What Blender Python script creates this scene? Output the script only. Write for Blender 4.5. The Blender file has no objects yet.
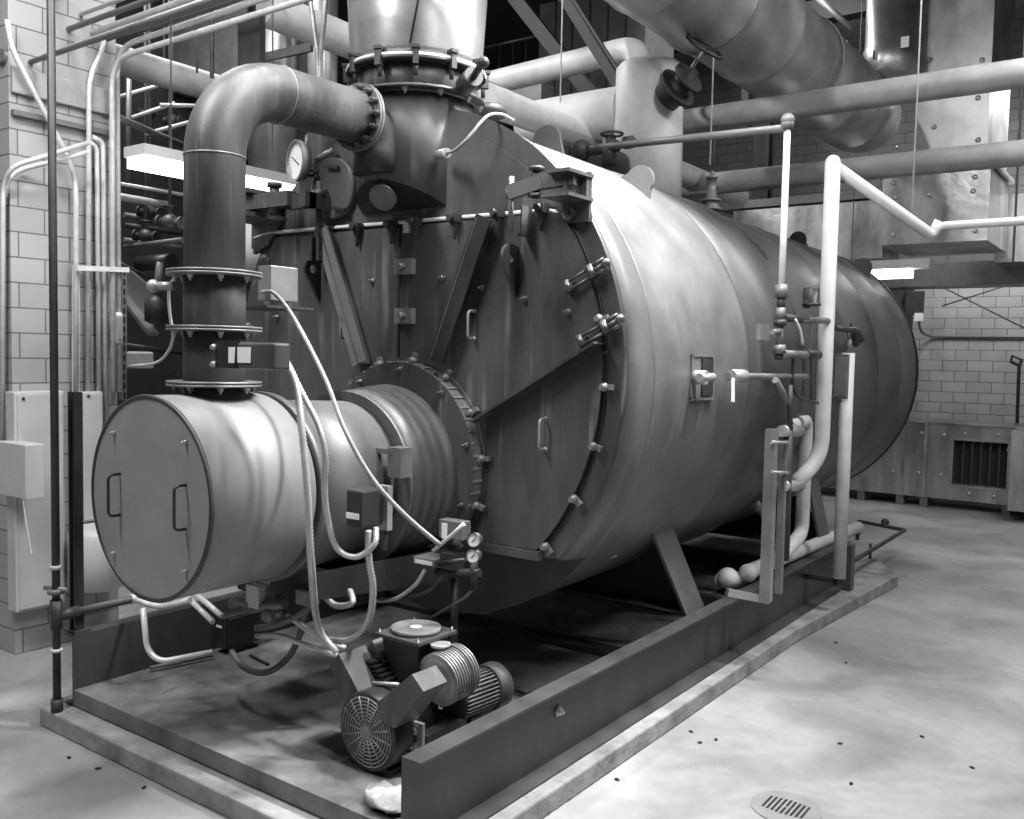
import bpy, bmesh, math, random
from mathutils import Vector, Matrix
random.seed(7)
PI = math.pi
S = bpy.context.scene
COL = S.collection
# ------------------------------------------------------------------ camera
FPX, CX, CY = 921.4, 512.0, 409.5
YAW, PIT, ROL = -0.6287, -0.0585, 0.0201
CAM = Vector((4.175, -4.5, 2.4))
_f = Vector((math.sin(YAW)*math.cos(PIT), math.cos(YAW)*math.cos(PIT), math.sin(PIT)))
_r0 = Vector((math.cos(YAW), -math.sin(YAW), 0)); _u0 = _r0.cross(_f)
_r = math.cos(ROL)*_r0 + math.sin(ROL)*_u0
_u = -math.sin(ROL)*_r0 + math.cos(ROL)*_u0
cd = bpy.data.cameras.new('camera'); cam = bpy.data.objects.new('camera', cd); COL.objects.link(cam)
cd.sensor_fit = 'HORIZONTAL'; cd.sensor_width = 36.0; cd.lens = 36.0*FPX/1024.0
cd.clip_start = 0.05; cd.clip_end = 200
m3 = Matrix((_r, _u, -_f)).transposed()
cam.matrix_world = Matrix.Translation(CAM) @ m3.to_4x4()
S.camera = cam
# ------------------------------------------------------------------ exposure and light
S.view_settings.view_transform = 'Standard'; S.view_settings.look = 'None'
S.view_settings.gamma = 1.0; S.view_settings.use_curve_mapping = False
S.view_settings.exposure = 0.0
w = bpy.data.worlds.new('world'); S.world = w; w.use_nodes = True
w.node_tree.nodes['Background'].inputs[0].default_value = (1, 1, 1, 1)
w.node_tree.nodes['Background'].inputs[1].default_value = 0.10
def area(name, loc, target, sx, sy, power, spread=None):
    l = bpy.data.lights.new(name, 'AREA'); l.shape = 'RECTANGLE'; l.size = sx; l.size_y = sy; l.energy = power
    if spread: l.spread = spread
    o = bpy.data.objects.new(name, l); COL.objects.link(o); o.location = loc
    o.rotation_euler = (Vector(target)-Vector(loc)).to_track_quat('-Z', 'Y').to_euler()
    return o
area('bay_light_front', (3.0, -1.2, 6.6), (0.6, -0.6, 0.8), 0.25, 3.2, 340)
area('aisle_fill', (4.9, 3.8, 6.6), (4.2, 3.6, 0), 0.25, 3.2, 300)  # added fill that brightens the floor right of the boiler, no known fixture
area('bay_light_left', (-0.6, -3.8, 6.6), (-1.2, -0.8, 0), 0.25, 2.4, 300)
area('jacket_fill', (2.6, 0.9, 6.6), (1.0, 0.5, 3.4), 0.25, 1.6, 185, math.radians(64))  # added narrow fill aimed at the jacket top, keeps front plate and floor dim
area('bay_light_high', (0.4, -0.6, 7.8), (0.4, 0.2, 0), 0.25, 2.4, 260)
area('bay_light_rear', (2.5, 10.8, 6.4), (1.0, 12.8, 0), 0.25, 2.4, 250)
area('left_background_fill', (-5.2, 0.6, 8.5), (-4.4, 2.6, 2), 0.25, 2.4, 420)  # added fill to lift the dark machinery beyond the left wall
area('upper_rear_fill', (-1.5, 9.0, 8.4), (-1.0, 11.5, 4), 0.25, 2.4, 130)  # unseen extra light, added so the upper rear background is less dark
def at(px, py, x=None, y=None, z=None):
    "the point on the plane x=, y= or z= of the room that the photo shows at this pixel"
    d = (px-CX)/FPX*_r - (py-CY)/FPX*_u + _f
    if x is not None: t = (x-CAM.x)/d.x
    elif y is not None: t = (y-CAM.y)/d.y
    else: t = (z-CAM.z)/d.z
    return CAM + t*d
def onshell(px, py, r=1.63, zc=2.27):
    d = (px-CX)/FPX*_r - (py-CY)/FPX*_u + _f
    a = d.x**2+d.z**2; cz = CAM.z-zc; b = 2*(CAM.x*d.x+cz*d.z); c = CAM.x**2+cz*cz-r*r
    q = b*b-4*a*c
    t = (-b-math.sqrt(max(q, 0)))/(2*a)
    return CAM+t*d
# ------------------------------------------------------------------ materials
SMOOTHR = ('burner drum enamel', 'burner throat enamel', 'grey enamel shell', 'front shell jacket')
def mat(name, c, rough=0.5, metal=0.0, var=0.25, scale=3.0, c2=None, bump=0.0, bscale=40.0, streak=0.0, emit=None, coat=0.0, drips=None):
    m = bpy.data.materials.new(name); m.use_nodes = True; nt = m.node_tree; N = nt.nodes; L = nt.links
    b = N['Principled BSDF']; b.inputs['Roughness'].default_value = rough; b.inputs['Metallic'].default_value = metal
    if coat: b.inputs['Coat Weight'].default_value = coat; b.inputs['Coat Roughness'].default_value = 0.25
    if emit:
        b.inputs['Base Color'].default_value = (c, c, c, 1)
        b.inputs['Emission Color'].default_value = (1, 1, 1, 1); b.inputs['Emission Strength'].default_value = emit
        return m
    g = N.new('ShaderNodeNewGeometry'); n = N.new('ShaderNodeTexNoise'); n.inputs['Scale'].default_value = scale
    n.inputs['Detail'].default_value = 6; n.inputs['Roughness'].default_value = 0.6
    mp = N.new('ShaderNodeMapping'); L.new(g.outputs['Position'], mp.inputs['Vector']); L.new(mp.outputs[0], n.inputs['Vector'])
    if streak: mp.inputs['Scale'].default_value = (1, 1, 1.0/streak)
    r = N.new('ShaderNodeValToRGB'); L.new(n.outputs['Fac'], r.inputs['Fac'])
    lo = c*(1-var); hi = (c2 if c2 is not None else c*(1+var))
    r.color_ramp.elements[0].position = 0.3; r.color_ramp.elements[0].color = (lo, lo, lo, 1)
    r.color_ramp.elements[1].position = 0.72; r.color_ramp.elements[1].color = (hi, hi, hi, 1)
    if drips:
        sc, amt, col = drips
        m2 = N.new('ShaderNodeMapping'); m2.inputs['Scale'].default_value = (sc, sc, sc*0.06); L.new(g.outputs['Position'], m2.inputs[0])
        d1 = N.new('ShaderNodeTexNoise'); d1.inputs['Scale'].default_value = 1.0; d1.inputs['Detail'].default_value = 4; L.new(m2.outputs[0], d1.inputs['Vector'])
        d2 = N.new('ShaderNodeTexNoise'); d2.inputs['Scale'].default_value = 1.3; d2.inputs['Detail'].default_value = 3; L.new(g.outputs['Position'], d2.inputs['Vector'])
        a1 = N.new('ShaderNodeMapRange'); a1.inputs[1].default_value = 0.56; a1.inputs[2].default_value = 0.70; L.new(d1.outputs['Fac'], a1.inputs[0])
        a2 = N.new('ShaderNodeMapRange'); a2.inputs[1].default_value = 0.48; a2.inputs[2].default_value = 0.62; L.new(d2.outputs['Fac'], a2.inputs[0])
        ml = N.new('ShaderNodeMath'); ml.operation = 'MULTIPLY'; L.new(a1.outputs[0], ml.inputs[0]); L.new(a2.outputs[0], ml.inputs[1])
        m3_ = N.new('ShaderNodeMath'); m3_.operation = 'MULTIPLY'; m3_.inputs[1].default_value = amt; L.new(ml.outputs[0], m3_.inputs[0])
        mx = N.new('ShaderNodeMixRGB'); mx.inputs[2].default_value = (col, col, col, 1); L.new(m3_.outputs[0], mx.inputs[0]); L.new(r.outputs[0], mx.inputs[1])
        L.new(mx.outputs[0], b.inputs['Base Color'])
    else: L.new(r.outputs[0], b.inputs['Base Color'])
    rr = N.new('ShaderNodeMapRange'); L.new(n.outputs['Fac'], rr.inputs[0])
    rv = 0.02 if name in SMOOTHR else 0.1; rr.inputs[3].default_value = max(0.03, rough-rv); rr.inputs[4].default_value = min(1, rough+rv); L.new(rr.outputs[0], b.inputs['Roughness'])
    if bump:
        n2 = N.new('ShaderNodeTexNoise'); n2.inputs['Scale'].default_value = bscale; L.new(g.outputs['Position'], n2.inputs['Vector'])
        bp = N.new('ShaderNodeBump'); bp.inputs['Strength'].default_value = bump; bp.inputs['Distance'].default_value = 0.01
        L.new(n2.outputs['Fac'], bp.inputs['Height']); L.new(bp.outputs[0], b.inputs['Normal'])
    return m
def brick_mat(name, axes, c, mortar, bw, bh, msz, rough, split=None, c_top=0.05):
    m = bpy.data.materials.new(name); m.use_nodes = True; nt = m.node_tree; N = nt.nodes; L = nt.links
    b = N['Principled BSDF']; b.inputs['Roughness'].default_value = rough
    g = N.new('ShaderNodeNewGeometry'); s = N.new('ShaderNodeSeparateXYZ'); cb = N.new('ShaderNodeCombineXYZ')
    L.new(g.outputs['Position'], s.inputs[0]); L.new(s.outputs[axes[0]], cb.inputs[0]); L.new(s.outputs['Z'], cb.inputs[1])
    t = N.new('ShaderNodeTexBrick'); L.new(cb.outputs[0], t.inputs['Vector'])
    t.inputs['Scale'].default_value = 1.0; t.inputs['Brick Width'].default_value = bw; t.inputs['Row Height'].default_value = bh
    t.inputs['Mortar Size'].default_value = msz; t.inputs['Mortar Smooth'].default_value = 0.2
    t.inputs['Color1'].default_value = (c*0.93,)*3+(1,); t.inputs['Color2'].default_value = (c*1.07,)*3+(1,); t.inputs['Mortar'].default_value = (mortar,)*3+(1,)
    n = N.new('ShaderNodeTexNoise'); n.inputs['Scale'].default_value = 2.0; L.new(g.outputs['Position'], n.inputs['Vector'])
    mr = N.new('ShaderNodeMapRange'); mr.inputs[3].default_value = 0.78; mr.inputs[4].default_value = 1.2; L.new(n.outputs['Fac'], mr.inputs[0])
    mx = N.new('ShaderNodeMixRGB'); mx.blend_type = 'MULTIPLY'; mx.inputs[0].default_value = 1; L.new(t.outputs['Color'], mx.inputs[1]); L.new(mr.outputs[0], mx.inputs[2])
    out = mx.outputs[0]
    L.new(out, b.inputs['Base Color'])
    bp = N.new('ShaderNodeBump'); bp.inputs['Strength'].default_value = 0.4; bp.inputs['Distance'].default_value = 0.01; bp.invert = True
    L.new(t.outputs['Fac'], bp.inputs['Height']); L.new(bp.outputs[0], b.inputs['Normal'])
    return m
def ring_mat(name, c, rough, metal, aniso_scale, var):
    "spun sheet metal: fine bands around the Y axis plus soft mottling"
    m = mat(name, c, rough, metal, var, 2.5, drips=(9, 0.35, c*2.2)); nt = m.node_tree; N = nt.nodes; L = nt.links; b = N['Principled BSDF']
    g = N.new('ShaderNodeNewGeometry'); mp = N.new('ShaderNodeMapping'); mp.inputs['Scale'].default_value = (0.4, aniso_scale, 0.4)
    n = N.new('ShaderNodeTexNoise'); n.inputs['Scale'].default_value = 1.0; n.inputs['Detail'].default_value = 4
    L.new(g.outputs['Position'], mp.inputs[0]); L.new(mp.outputs[0], n.inputs['Vector'])
    bp = N.new('ShaderNodeBump'); bp.inputs['Strength'].default_value = 0.0 if 'drum' in name else 0.02; bp.inputs['Distance'].default_value = 0.01
    L.new(n.outputs['Fac'], bp.inputs['Height']); L.new(bp.outputs[0], b.inputs['Normal'])
    return m
M = {}
M['front'] = mat('dark painted steel', 0.038, 0.46, 0.15, 0.45, 1.7, c2=0.125, streak=3, bump=0.08, bscale=25, drips=(14, 0.55, 0.30))
M['black'] = mat('black painted steel', 0.022, 0.42, 0.0, 0.4, 4)
M['blackm'] = mat('matt black steel', 0.014, 0.6, 0.0, 0.4, 4)
M['shell'] = ring_mat('grey enamel shell', 0.070, 0.42, 0.1, 5, 0.25)
M['jacket'] = ring_mat('front shell jacket', 0.105, 0.42, 0.1, 6, 0.3)
M['burner'] = ring_mat('burner drum enamel', 0.20, 0.50, 0.12, 9, 0.10)
M['burnerface'] = mat('burner cover enamel', 0.29, 0.48, 0.25, 0.12, 3)
M['burner2'] = ring_mat('burner throat enamel', 0.12, 0.46, 0.2, 12, 0.3)
M['pipeold'] = mat('weathered steel pipe', 0.085, 0.5, 0.35, 0.5, 5, c2=0.15, streak=6, bump=0.1, drips=(26, 0.5, 0.34))
M['skid'] = mat('skid paint', 0.042, 0.5, 0.0, 0.3, 3, c2=0.075, streak=4)
M['skidtop'] = mat('worn skid deck', 0.075, 0.55, 0.0, 0.45, 2.6, c2=0.27, bump=0.15, bscale=12)
M['conc'] = mat('pad concrete', 0.21, 0.85, 0, 0.35, 4, c2=0.37, bump=0.5, bscale=30)
M['conduit'] = mat('galvanised conduit', 0.62, 0.38, 0.12, 0.15, 12)
M['galv'] = mat('galvanised sheet', 0.42, 0.36, 0.75, 0.35, 1.5, c2=0.6)
M['foil'] = mat('foil faced insulation', 0.40, 0.34, 0.75, 0.5, 2.5, c2=0.62, streak=4, bump=0.5, bscale=8)
M['white'] = mat('white pipe jacket', 0.56, 0.5, 0, 0.12, 6)
M['ins'] = mat('insulation jacket', 0.30, 0.6, 0, 0.2, 3, c2=0.40)
M['cab'] = mat('cabinet enamel', 0.5, 0.45, 0, 0.08, 3)
M['tank'] = mat('pale tank enamel', 0.55, 0.4, 0, 0.1, 2)
M['dark'] = mat('dark steel', 0.05, 0.5, 0.3, 0.3, 6)
M['mid'] = mat('grey painted metal', 0.16, 0.45, 0.2, 0.2, 6)
M['saddle'] = mat('saddle paint', 0.09, 0.5, 0, 0.2, 6)
M['grille'] = mat('grille steel', 0.26, 0.45, 0.3, 0.2, 20)
M['cable'] = mat('grey cable sheath', 0.24, 0.5, 0, 0.15, 10)
M['bolt'] = mat('bolt steel', 0.13, 0.4, 0.7, 0.3, 20)
M['boltlight'] = mat('zinc bolt', 0.38, 0.35, 0.4, 0.2, 20)
M['flex'] = mat('flexible conduit steel', 0.45, 0.42, 0.4, 0.15, 10)
M['rope'] = mat('gasket rope', 0.7, 0.8, 0, 0.2, 20)
M['face'] = mat('dial face', 0.8, 0.5, 0, 0.03, 6)
M['label'] = mat('label paper', 0.75, 0.5, 0, 0.05, 6)
M['rag'] = mat('rag cloth', 0.30, 0.9, 0, 0.3, 14, bump=0.8, bscale=20)
M['ceil'] = mat('dark ceiling', 0.035, 0.9, 0, 0.3, 2)
M['steel'] = mat('structural steel paint', 0.022, 0.6, 0, 0.3, 3)
M['lamp'] = mat('fluorescent diffuser', 1.0, emit=7.0)
M['ink'] = mat('black ink', 0.01, 0.6, 0, 0.1, 6)
M['block'] = brick_mat('painted block', 'Y', 0.34, 0.12, 0.40, 0.192, 0.006, 0.45)
M['blockx'] = brick_mat('painted block end', 'X', 0.34, 0.12, 0.40, 0.192, 0.006, 0.45)
M['tile'] = brick_mat('glazed tile', 'X', 0.36, 0.09, 0.41, 0.19, 0.006, 0.25)
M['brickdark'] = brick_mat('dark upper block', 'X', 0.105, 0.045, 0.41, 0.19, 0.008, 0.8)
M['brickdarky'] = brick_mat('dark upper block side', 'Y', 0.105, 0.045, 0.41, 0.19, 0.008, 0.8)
def floor_material():
    m = bpy.data.materials.new('polished concrete floor'); m.use_nodes = True; nt = m.node_tree; N = nt.nodes; L = nt.links
    b = N['Principled BSDF']; g = N.new('ShaderNodeNewGeometry')
    n1 = N.new('ShaderNodeTexNoise'); n1.inputs['Scale'].default_value = 1.1; n1.inputs['Detail'].default_value = 8; n1.inputs['Distortion'].default_value = 0.6
    n2 = N.new('ShaderNodeTexNoise'); n2.inputs['Scale'].default_value = 9; n2.inputs['Detail'].default_value = 8
    L.new(g.outputs['Position'], n1.inputs['Vector']); L.new(g.outputs['Position'], n2.inputs['Vector'])
    r1 = N.new('ShaderNodeValToRGB'); L.new(n1.outputs['Fac'], r1.inputs[0])
    r1.color_ramp.elements[0].position = 0.32; r1.color_ramp.elements[0].color = (0.20, 0.20, 0.20, 1)
    r1.color_ramp.elements[1].position = 0.62; r1.color_ramp.elements[1].color = (0.36, 0.36, 0.36, 1)
    mr = N.new('ShaderNodeMapRange'); mr.inputs[3].default_value = 0.8; mr.inputs[4].default_value = 1.18; L.new(n2.outputs['Fac'], mr.inputs[0])
    mx = N.new('ShaderNodeMixRGB'); mx.blend_type = 'MULTIPLY'; mx.inputs[0].default_value = 1; L.new(r1.outputs[0], mx.inputs[1]); L.new(mr.outputs[0], mx.inputs[2])
    L.new(mx.outputs[0], b.inputs['Base Color']); b.inputs['Roughness'].default_value = 0.5
    bp = N.new('ShaderNodeBump'); bp.inputs['Strength'].default_value = 0.15; bp.inputs['Distance'].default_value = 0.01; L.new(n2.outputs['Fac'], bp.inputs['Height']); L.new(bp.outputs[0], b.inputs['Normal'])
    return m
M['floor'] = floor_material()
# ------------------------------------------------------------------ mesh helpers
def V(*a): return Vector(a)
def frame(d):
    d = Vector(d).normalized(); a = Vector((0, 0, 1)) if abs(d.z) < 0.9 else Vector((1, 0, 0))
    u = a.cross(d).normalized(); v = d.cross(u).normalized(); return u, v, d
def smooth_path(pts, rad, n=5):
    pts = [Vector(p) for p in pts]; out = [pts[0]]
    for i in range(1, len(pts)-1):
        a, b, c = pts[i-1], pts[i], pts[i+1]
        d1 = (a-b); d2 = (c-b); k = min(rad, d1.length*0.48, d2.length*0.48)
        p = b+d1.normalized()*k; q = b+d2.normalized()*k
        for j in range(n+1):
            t = j/n; out.append(p*(1-t)**2+b*2*t*(1-t)+q*t*t)
    out.append(pts[-1]); return out
def catmull(pts, n=8):
    pts = [Vector(p) for p in pts]; P = [2*pts[0]-pts[1]]+pts+[2*pts[-1]-pts[-2]]; out = []
    for i in range(1, len(P)-2):
        a, b, c, d = P[i-1:i+3]
        for j in range(n):
            t = j/n; out.append(0.5*((2*b)+(c-a)*t+(2*a-5*b+4*c-d)*t*t+(3*b-a-3*c+d)*t**3))
    out.append(pts[-1]); return out
class MB:
    def __init__(s): s.v = []; s.f = []; s.sm = []
    def add(s, vs, fs, sm=False):
        o = len(s.v); s.v += [Vector(v) for v in vs]
        for f in fs: s.f.append([i+o for i in f]); s.sm.append(sm)
        return s
    def box(s, c, d, R=None):
        c = Vector(c); h = Vector(d)/2; vs = []
        for x in (-1, 1):
            for y in (-1, 1):
                for z in (-1, 1):
                    p = Vector((x*h.x, y*h.y, z*h.z)); vs.append(c+(R@p if R else p))
        return s.add(vs, [(0, 1, 3, 2), (4, 6, 7, 5), (0, 4, 5, 1), (2, 3, 7, 6), (0, 2, 6, 4), (1, 5, 7, 3)])
    def box2(s, a, b):
        a = Vector(a); b = Vector(b); return s.box((a+b)/2, [abs(b[i]-a[i]) for i in range(3)])
    def bar(s, p, q, w, h, up=(0, 0, 1)):
        p = Vector(p); q = Vector(q); d = (q-p); L = d.length; d.normalize(); up = Vector(up)
        x = d.cross(up).normalized(); z = x.cross(d).normalized()
        R = Matrix((x, d, z)).transposed(); return s.box((p+q)/2, (w, L, h), R)
    def prism(s, poly, ext):
        n = len(poly); e = Vector(ext); vs = [Vector(p) for p in poly]+[Vector(p)+e for p in poly]
        fs = [list(range(n))[::-1], list(range(n, 2*n))]+[(i, (i+1) % n, n+(i+1) % n, n+i) for i in range(n)]
        return s.add(vs, fs)
    def lathe(s, prof, o, d, seg=32, a0=0, a1=None, u=None):
        "prof: (distance along d, radius)"
        U, W, D = frame(d); o = Vector(o); full = a1 is None; n = seg if full else seg+1; vs = []
        for (t, r) in prof:
            for i in range(n):
                a = 2*PI*i/seg if full else a0+(a1-a0)*i/seg
                vs.append(o+D*t+U*(math.cos(a)*r)+W*(math.sin(a)*r))
        k = len(s.v); s.v += vs
        for j in range(len(prof)-1):
            flat = abs(prof[j][0]-prof[j+1][0]) < 1e-6
            for i in range(seg if full else seg):
                i2 = (i+1) % n if full else i+1
                s.f.append([k+j*n+i, k+j*n+i2, k+(j+1)*n+i2, k+(j+1)*n+i]); s.sm.append(not flat)
        if full:
            for j, rev in ((0, True), (len(prof)-1, False)):
                if prof[j][1] > 1e-5:
                    f = [k+j*n+i for i in range(n)]; s.f.append(f[::-1] if rev else f); s.sm.append(False)
        return s
    def cyl(s, p, q, r, r2=None, seg=16):
        p = Vector(p); q = Vector(q); return s.lathe([(0, r), ((q-p).length, r if r2 is None else r2)], p, q-p, seg)
    def tube(s, pts, r, seg=10, caps=True):
        pts = [Vector(p) for p in pts]; n = len(pts); k = len(s.v)
        t0 = (pts[1]-pts[0]).normalized(); U, W, _ = frame(t0)
        for i, p in enumerate(pts):
            if i == 0: t = t0
            elif i == n-1: t = (pts[-1]-pts[-2]).normalized()
            else: t = ((pts[i+1]-p).normalized()+(p-pts[i-1]).normalized()).normalized()
            U = (U-t*U.dot(t)).normalized(); W = t.cross(U)
            rr = r[i] if isinstance(r, (list, tuple)) else r
            for j in range(seg):
                a = 2*PI*j/seg; s.v.append(p+U*math.cos(a)*rr+W*math.sin(a)*rr)
        for i in range(n-1):
            for j in range(seg):
                j2 = (j+1) % seg; s.f.append([k+i*seg+j, k+i*seg+j2, k+(i+1)*seg+j2, k+(i+1)*seg+j]); s.sm.append(True)
        if caps:
            s.f.append([k+j for j in range(seg)][::-1]); s.sm.append(False)
            s.f.append([k+(n-1)*seg+j for j in range(seg)]); s.sm.append(False)
        return s
    def flex(s, pts, r, seg=10, pitch=0.02):
        "corrugated conduit"
        P = catmull(pts, 24); L = [0]
        for a, b in zip(P, P[1:]): L.append(L[-1]+(b-a).length)
        n = max(8, int(L[-1]/pitch*2)); Q = []; j = 0
        for i in range(n+1):
            t = L[-1]*i/n
            while j < len(L)-2 and L[j+1] < t: j += 1
            k = (t-L[j])/max(1e-9, L[j+1]-L[j]); Q.append(P[j].lerp(P[j+1], min(1, k)))
        return s.tube(Q, [r*(1.05 if i % 2 else 0.80) for i in range(len(Q))], seg)
    def sphere(s, c, r, seg=14, rings=8, sc=(1, 1, 1)):
        prof = [(-r*math.cos(PI*i/rings), r*math.sin(PI*i/rings)) for i in range(rings+1)]
        k = len(s.v); s.lathe(prof, (0, 0, 0), (0, 0, 1), seg)
        for i in range(k, len(s.v)): s.v[i] = Vector((s.v[i].x*sc[0]+c[0], s.v[i].y*sc[1]+c[1], s.v[i].z*sc[2]+c[2]))
        return s
    def torus(s, c, d, R, r, seg=32, m=8, a0=0, a1=None):
        U, W, D = frame(d); c = Vector(c); k = len(s.v); full = a1 is None; n = seg if full else seg+1
        for i in range(n):
            a = 2*PI*i/seg if full else a0+(a1-a0)*i/seg; e = U*math.cos(a)+W*math.sin(a)
            for j in range(m):
                b = 2*PI*j/m; s.v.append(c+e*(R+r*math.cos(b))+D*r*math.sin(b))
        for i in range(seg):
            i2 = (i+1) % n if full else i+1
            for j in range(m): s.f.append([k+i*m+j, k+i*m+(j+1) % m, k+i2*m+(j+1) % m, k+i2*m+j]); s.sm.append(True)
        return s
    def build(s, name, m, parent=None, origin=None, bevel=0, label=None):
        if parent is not None: o = Vector(parent['_o'])
        else: o = Vector(origin) if origin is not None else Vector((sum(v.x for v in s.v)/len(s.v), sum(v.y for v in s.v)/len(s.v), min(v.z for v in s.v)))
        me = bpy.data.meshes.new(name); me.from_pydata([v-o for v in s.v], [], s.f); me.validate(); 
        if len(me.polygons) == len(s.sm): me.polygons.foreach_set('use_smooth', s.sm)
        me.materials.append(M[m] if isinstance(m, str) else m)
        bm = bmesh.new(); bm.from_mesh(me); bmesh.ops.recalc_face_normals(bm, faces=bm.faces); bm.to_mesh(me); bm.free()
        ob = bpy.data.objects.new(name, me); COL.objects.link(ob)
        if parent is not None: ob.parent = parent
        else: ob.location = o
        ob['_o'] = o
        if bevel:
            b = ob.modifiers.new('bevel', 'BEVEL'); b.width = bevel; b.segments = 2; b.limit_method = 'ANGLE'
        if label: ob['label'] = label
        return ob
def tag(o, label, cat, group=None):
    o['label'] = label; o['category'] = cat
    if group: o['group'] = group
    return o
def thing(name, label, cat, loc, group=None):
    o = bpy.data.objects.new(name, None); COL.objects.link(o); o.location = loc; o.empty_display_size = 0.1
    o['_o'] = Vector(loc); return tag(o, label, cat, group)
def struct(o): o['kind'] = 'structure'; return o
def child_at(src, name, parent, loc, rot=None, label=None):
    "linked copy of a part mesh built around the origin"
    o = src.copy(); COL.objects.link(o); o.name = name; o.parent = parent; o.location = Vector(loc)-Vector(parent['_o'])
    o['_o'] = Vector(parent['_o'])
    if rot is not None: o.rotation_euler = rot
    if label: o['label'] = label
    return o
def proto(mb, m, name='part'):
    me_o = mb.build(name, m, None, origin=(0, 0, 0)); COL.objects.unlink(me_o); return me_o
def hexbolt(r=0.018, h=0.02, d=(0, -1, 0)):
    mb = MB(); mb.lathe([(0, r*1.5), (h*0.2, r*1.5), (h*0.2, r), (h, r), (h, r*0.45), (h*1.7, r*0.45)], (0, 0, 0), d, 6); return mb
BOLT_Y = proto(hexbolt(0.016, 0.03), 'bolt')
BOLT_YL = proto(hexbolt(0.022, 0.024), 'boltlight')
BOLT_Z = proto(hexbolt(0.016, 0.02, (0, 0, -1)), 'boltlight')
BOLT_ZB = proto(hexbolt(0.018, 0.024, (0, 0, 1)), 'bolt')
# ================================================================== SETTING
struct(MB().box2((-9, -7, -0.1), (10, 14, 0)).build('floor', 'floor', origin=(0, 0, 0)))
struct(MB().box2((-9, -7, 9.0), (10, 14, 9.1)).build('ceiling', 'ceil', origin=(0, 0, 9)))
struct(MB().box2((-3.4, -1.06, 0), (-3.05, -0.20, 6.5)).build('wall_left', 'block', origin=(-3.2, -0.6, 0)))
struct(MB().box2((-6.5, -1.06, 0), (-3.401, -0.80, 6.5)).build('wall_left_return', 'blockx', origin=(-5, -1, 0)))
struct(MB().box2((-9, 13.7, 0), (10, 13.9, 3.95)).build('wall_back', 'tile', origin=(0, 13.8, 0)))
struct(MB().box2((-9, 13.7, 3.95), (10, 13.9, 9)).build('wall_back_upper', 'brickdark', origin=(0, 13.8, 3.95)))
struct(MB().box2((-9.2, -0.8, 0), (-9.0, 13.7, 9)).build('wall_far_left', 'steel', origin=(-9.1, 6, 0)))
# ================================================================== PAD AND SKID
pad = MB()
pp = [(-1.57, -1.62), (1.60, -1.62), (1.62, 3.2), (1.80, 5.9), (1.40, 6.6), (-1.75, 6.6), (-1.75, -1.0)]
pad.prism([V(x, y, 0) for x, y in pp], (0, 0, 0.12))
po = pad.build('concrete_pad', 'conc', origin=(0, 3, 0), bevel=0.012)
tag(po, 'low rough-edged concrete housekeeping pad under the boiler skid', 'pad')
sk = thing('steel_skid', 'long dark painted steel channel skid carrying the boiler', 'skid', (0, 3, 0.12))
SY0, SY1 = -1.485, 5.05
for sgn, xo in ((1, 1.405), (-1, -1.405)):
    c = MB(); z0, z1 = 0.12, 0.58; fl = 0.115; tw = 0.016
    prof = [(xo, z0), (xo+sgn*fl, z0), (xo+sgn*fl, z0+0.012), (xo+sgn*tw, z0+0.022), (xo+sgn*tw, z1-0.022), (xo+sgn*fl, z1-0.012), (xo+sgn*fl, z1), (xo, z1)]
    c.prism([V(x, SY0, z) for x, z in prof], (0, SY1-SY0, 0))
    rail = c.build('channel_rail', 'skid', sk)
    if sgn == 1:
        child_at(BOLT_YL, 'rail_bolt', sk, at(558, 711, x=1.425), (0, 0, PI/2))
MB().box2((-1.404, SY0, 0.13), (1.404, 1.30, 0.23)).build('deck_plate', 'skidtop', sk, label='worn steel deck plate at front end')
c = MB(); c.box2((-1.404, 1.22, 0.232), (1.404, 1.36, 0.27)); c.box2((-1.404, 1.36, 0.125), (1.404, 1.39, 0.27))
c.build('cross_beam', 'skid', sk)
for y in (3.0, 4.9):
    c = MB(); c.box2((-1.404, y-0.05, 0.13), (1.404, y+0.05, 0.33)); c.build('cross_beam', 'skid', sk)
# right angle ledge carrying pipework
c = MB(); c.box2((1.18, 2.35, 0.50), (1.404, 4.8, 0.515)); c.build('ledge_plate', 'skid', sk)
# ================================================================== BOILER
ZC = 2.27
BO = thing('firetube_boiler', 'huge dark grey horizontal firetube boiler with bolted front doors', 'boiler', (0, 3.5, 0.58))
def ring_shell(y0, y1, r0, r1, t=0.03, seg=96):
    return [(y0, r0-t), (y0, r0), (y1, r1), (y1, r1-t)]
s_ = MB()
s_.lathe([(0.362, 1.50), (0.362, 1.664), (0.40, 1.660), (1.80, 1.648), (1.82, 1.656), (1.85, 1.656), (1.86, 1.60)], (0, 0, ZC), (0, 1, 0), 160)
s_.build('front_shell_jacket', 'jacket', BO, label='paler front section of the shell')
s_ = MB(); jw = []
for i in range(161):
    a = math.radians(-42)+math.radians(264)*i/160; jw.append((math.cos(a), math.sin(a)))
nj = len(jw)
for (yy, rr0, zz0) in ((0.05, 1.64, 2.305), (0.05, 1.668, 2.305), (0.361, 1.664, 2.27), (0.361, 1.63, 2.27)): s_.v += [V(rr0*c_, yy, zz0+rr0*d_) for c_, d_ in jw]
for k in range(3):
    for i in range(nj-1): s_.f.append([k*nj+i, k*nj+i+1, (k+1)*nj+i+1, (k+1)*nj+i]); s_.sm.append(k == 1)
s_.build('smokebox_wrapper', 'jacket', BO)
s_ = MB()
prof = [(1.80, 1.50), (1.80, 1.64), (3.0, 1.632), (3.03, 1.638), (3.06, 1.632), (3.08, 1.608)]
for yw in (4.49, 5.6, 6.6):
    r = 1.608-(yw-3.0)*0.010
    prof += [(yw-0.03, r), (yw-0.015, r+0.006), (yw+0.015, r+0.006), (yw+0.03, r)]
prof += [(7.35, 1.565), (7.40, 1.565)]
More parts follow.
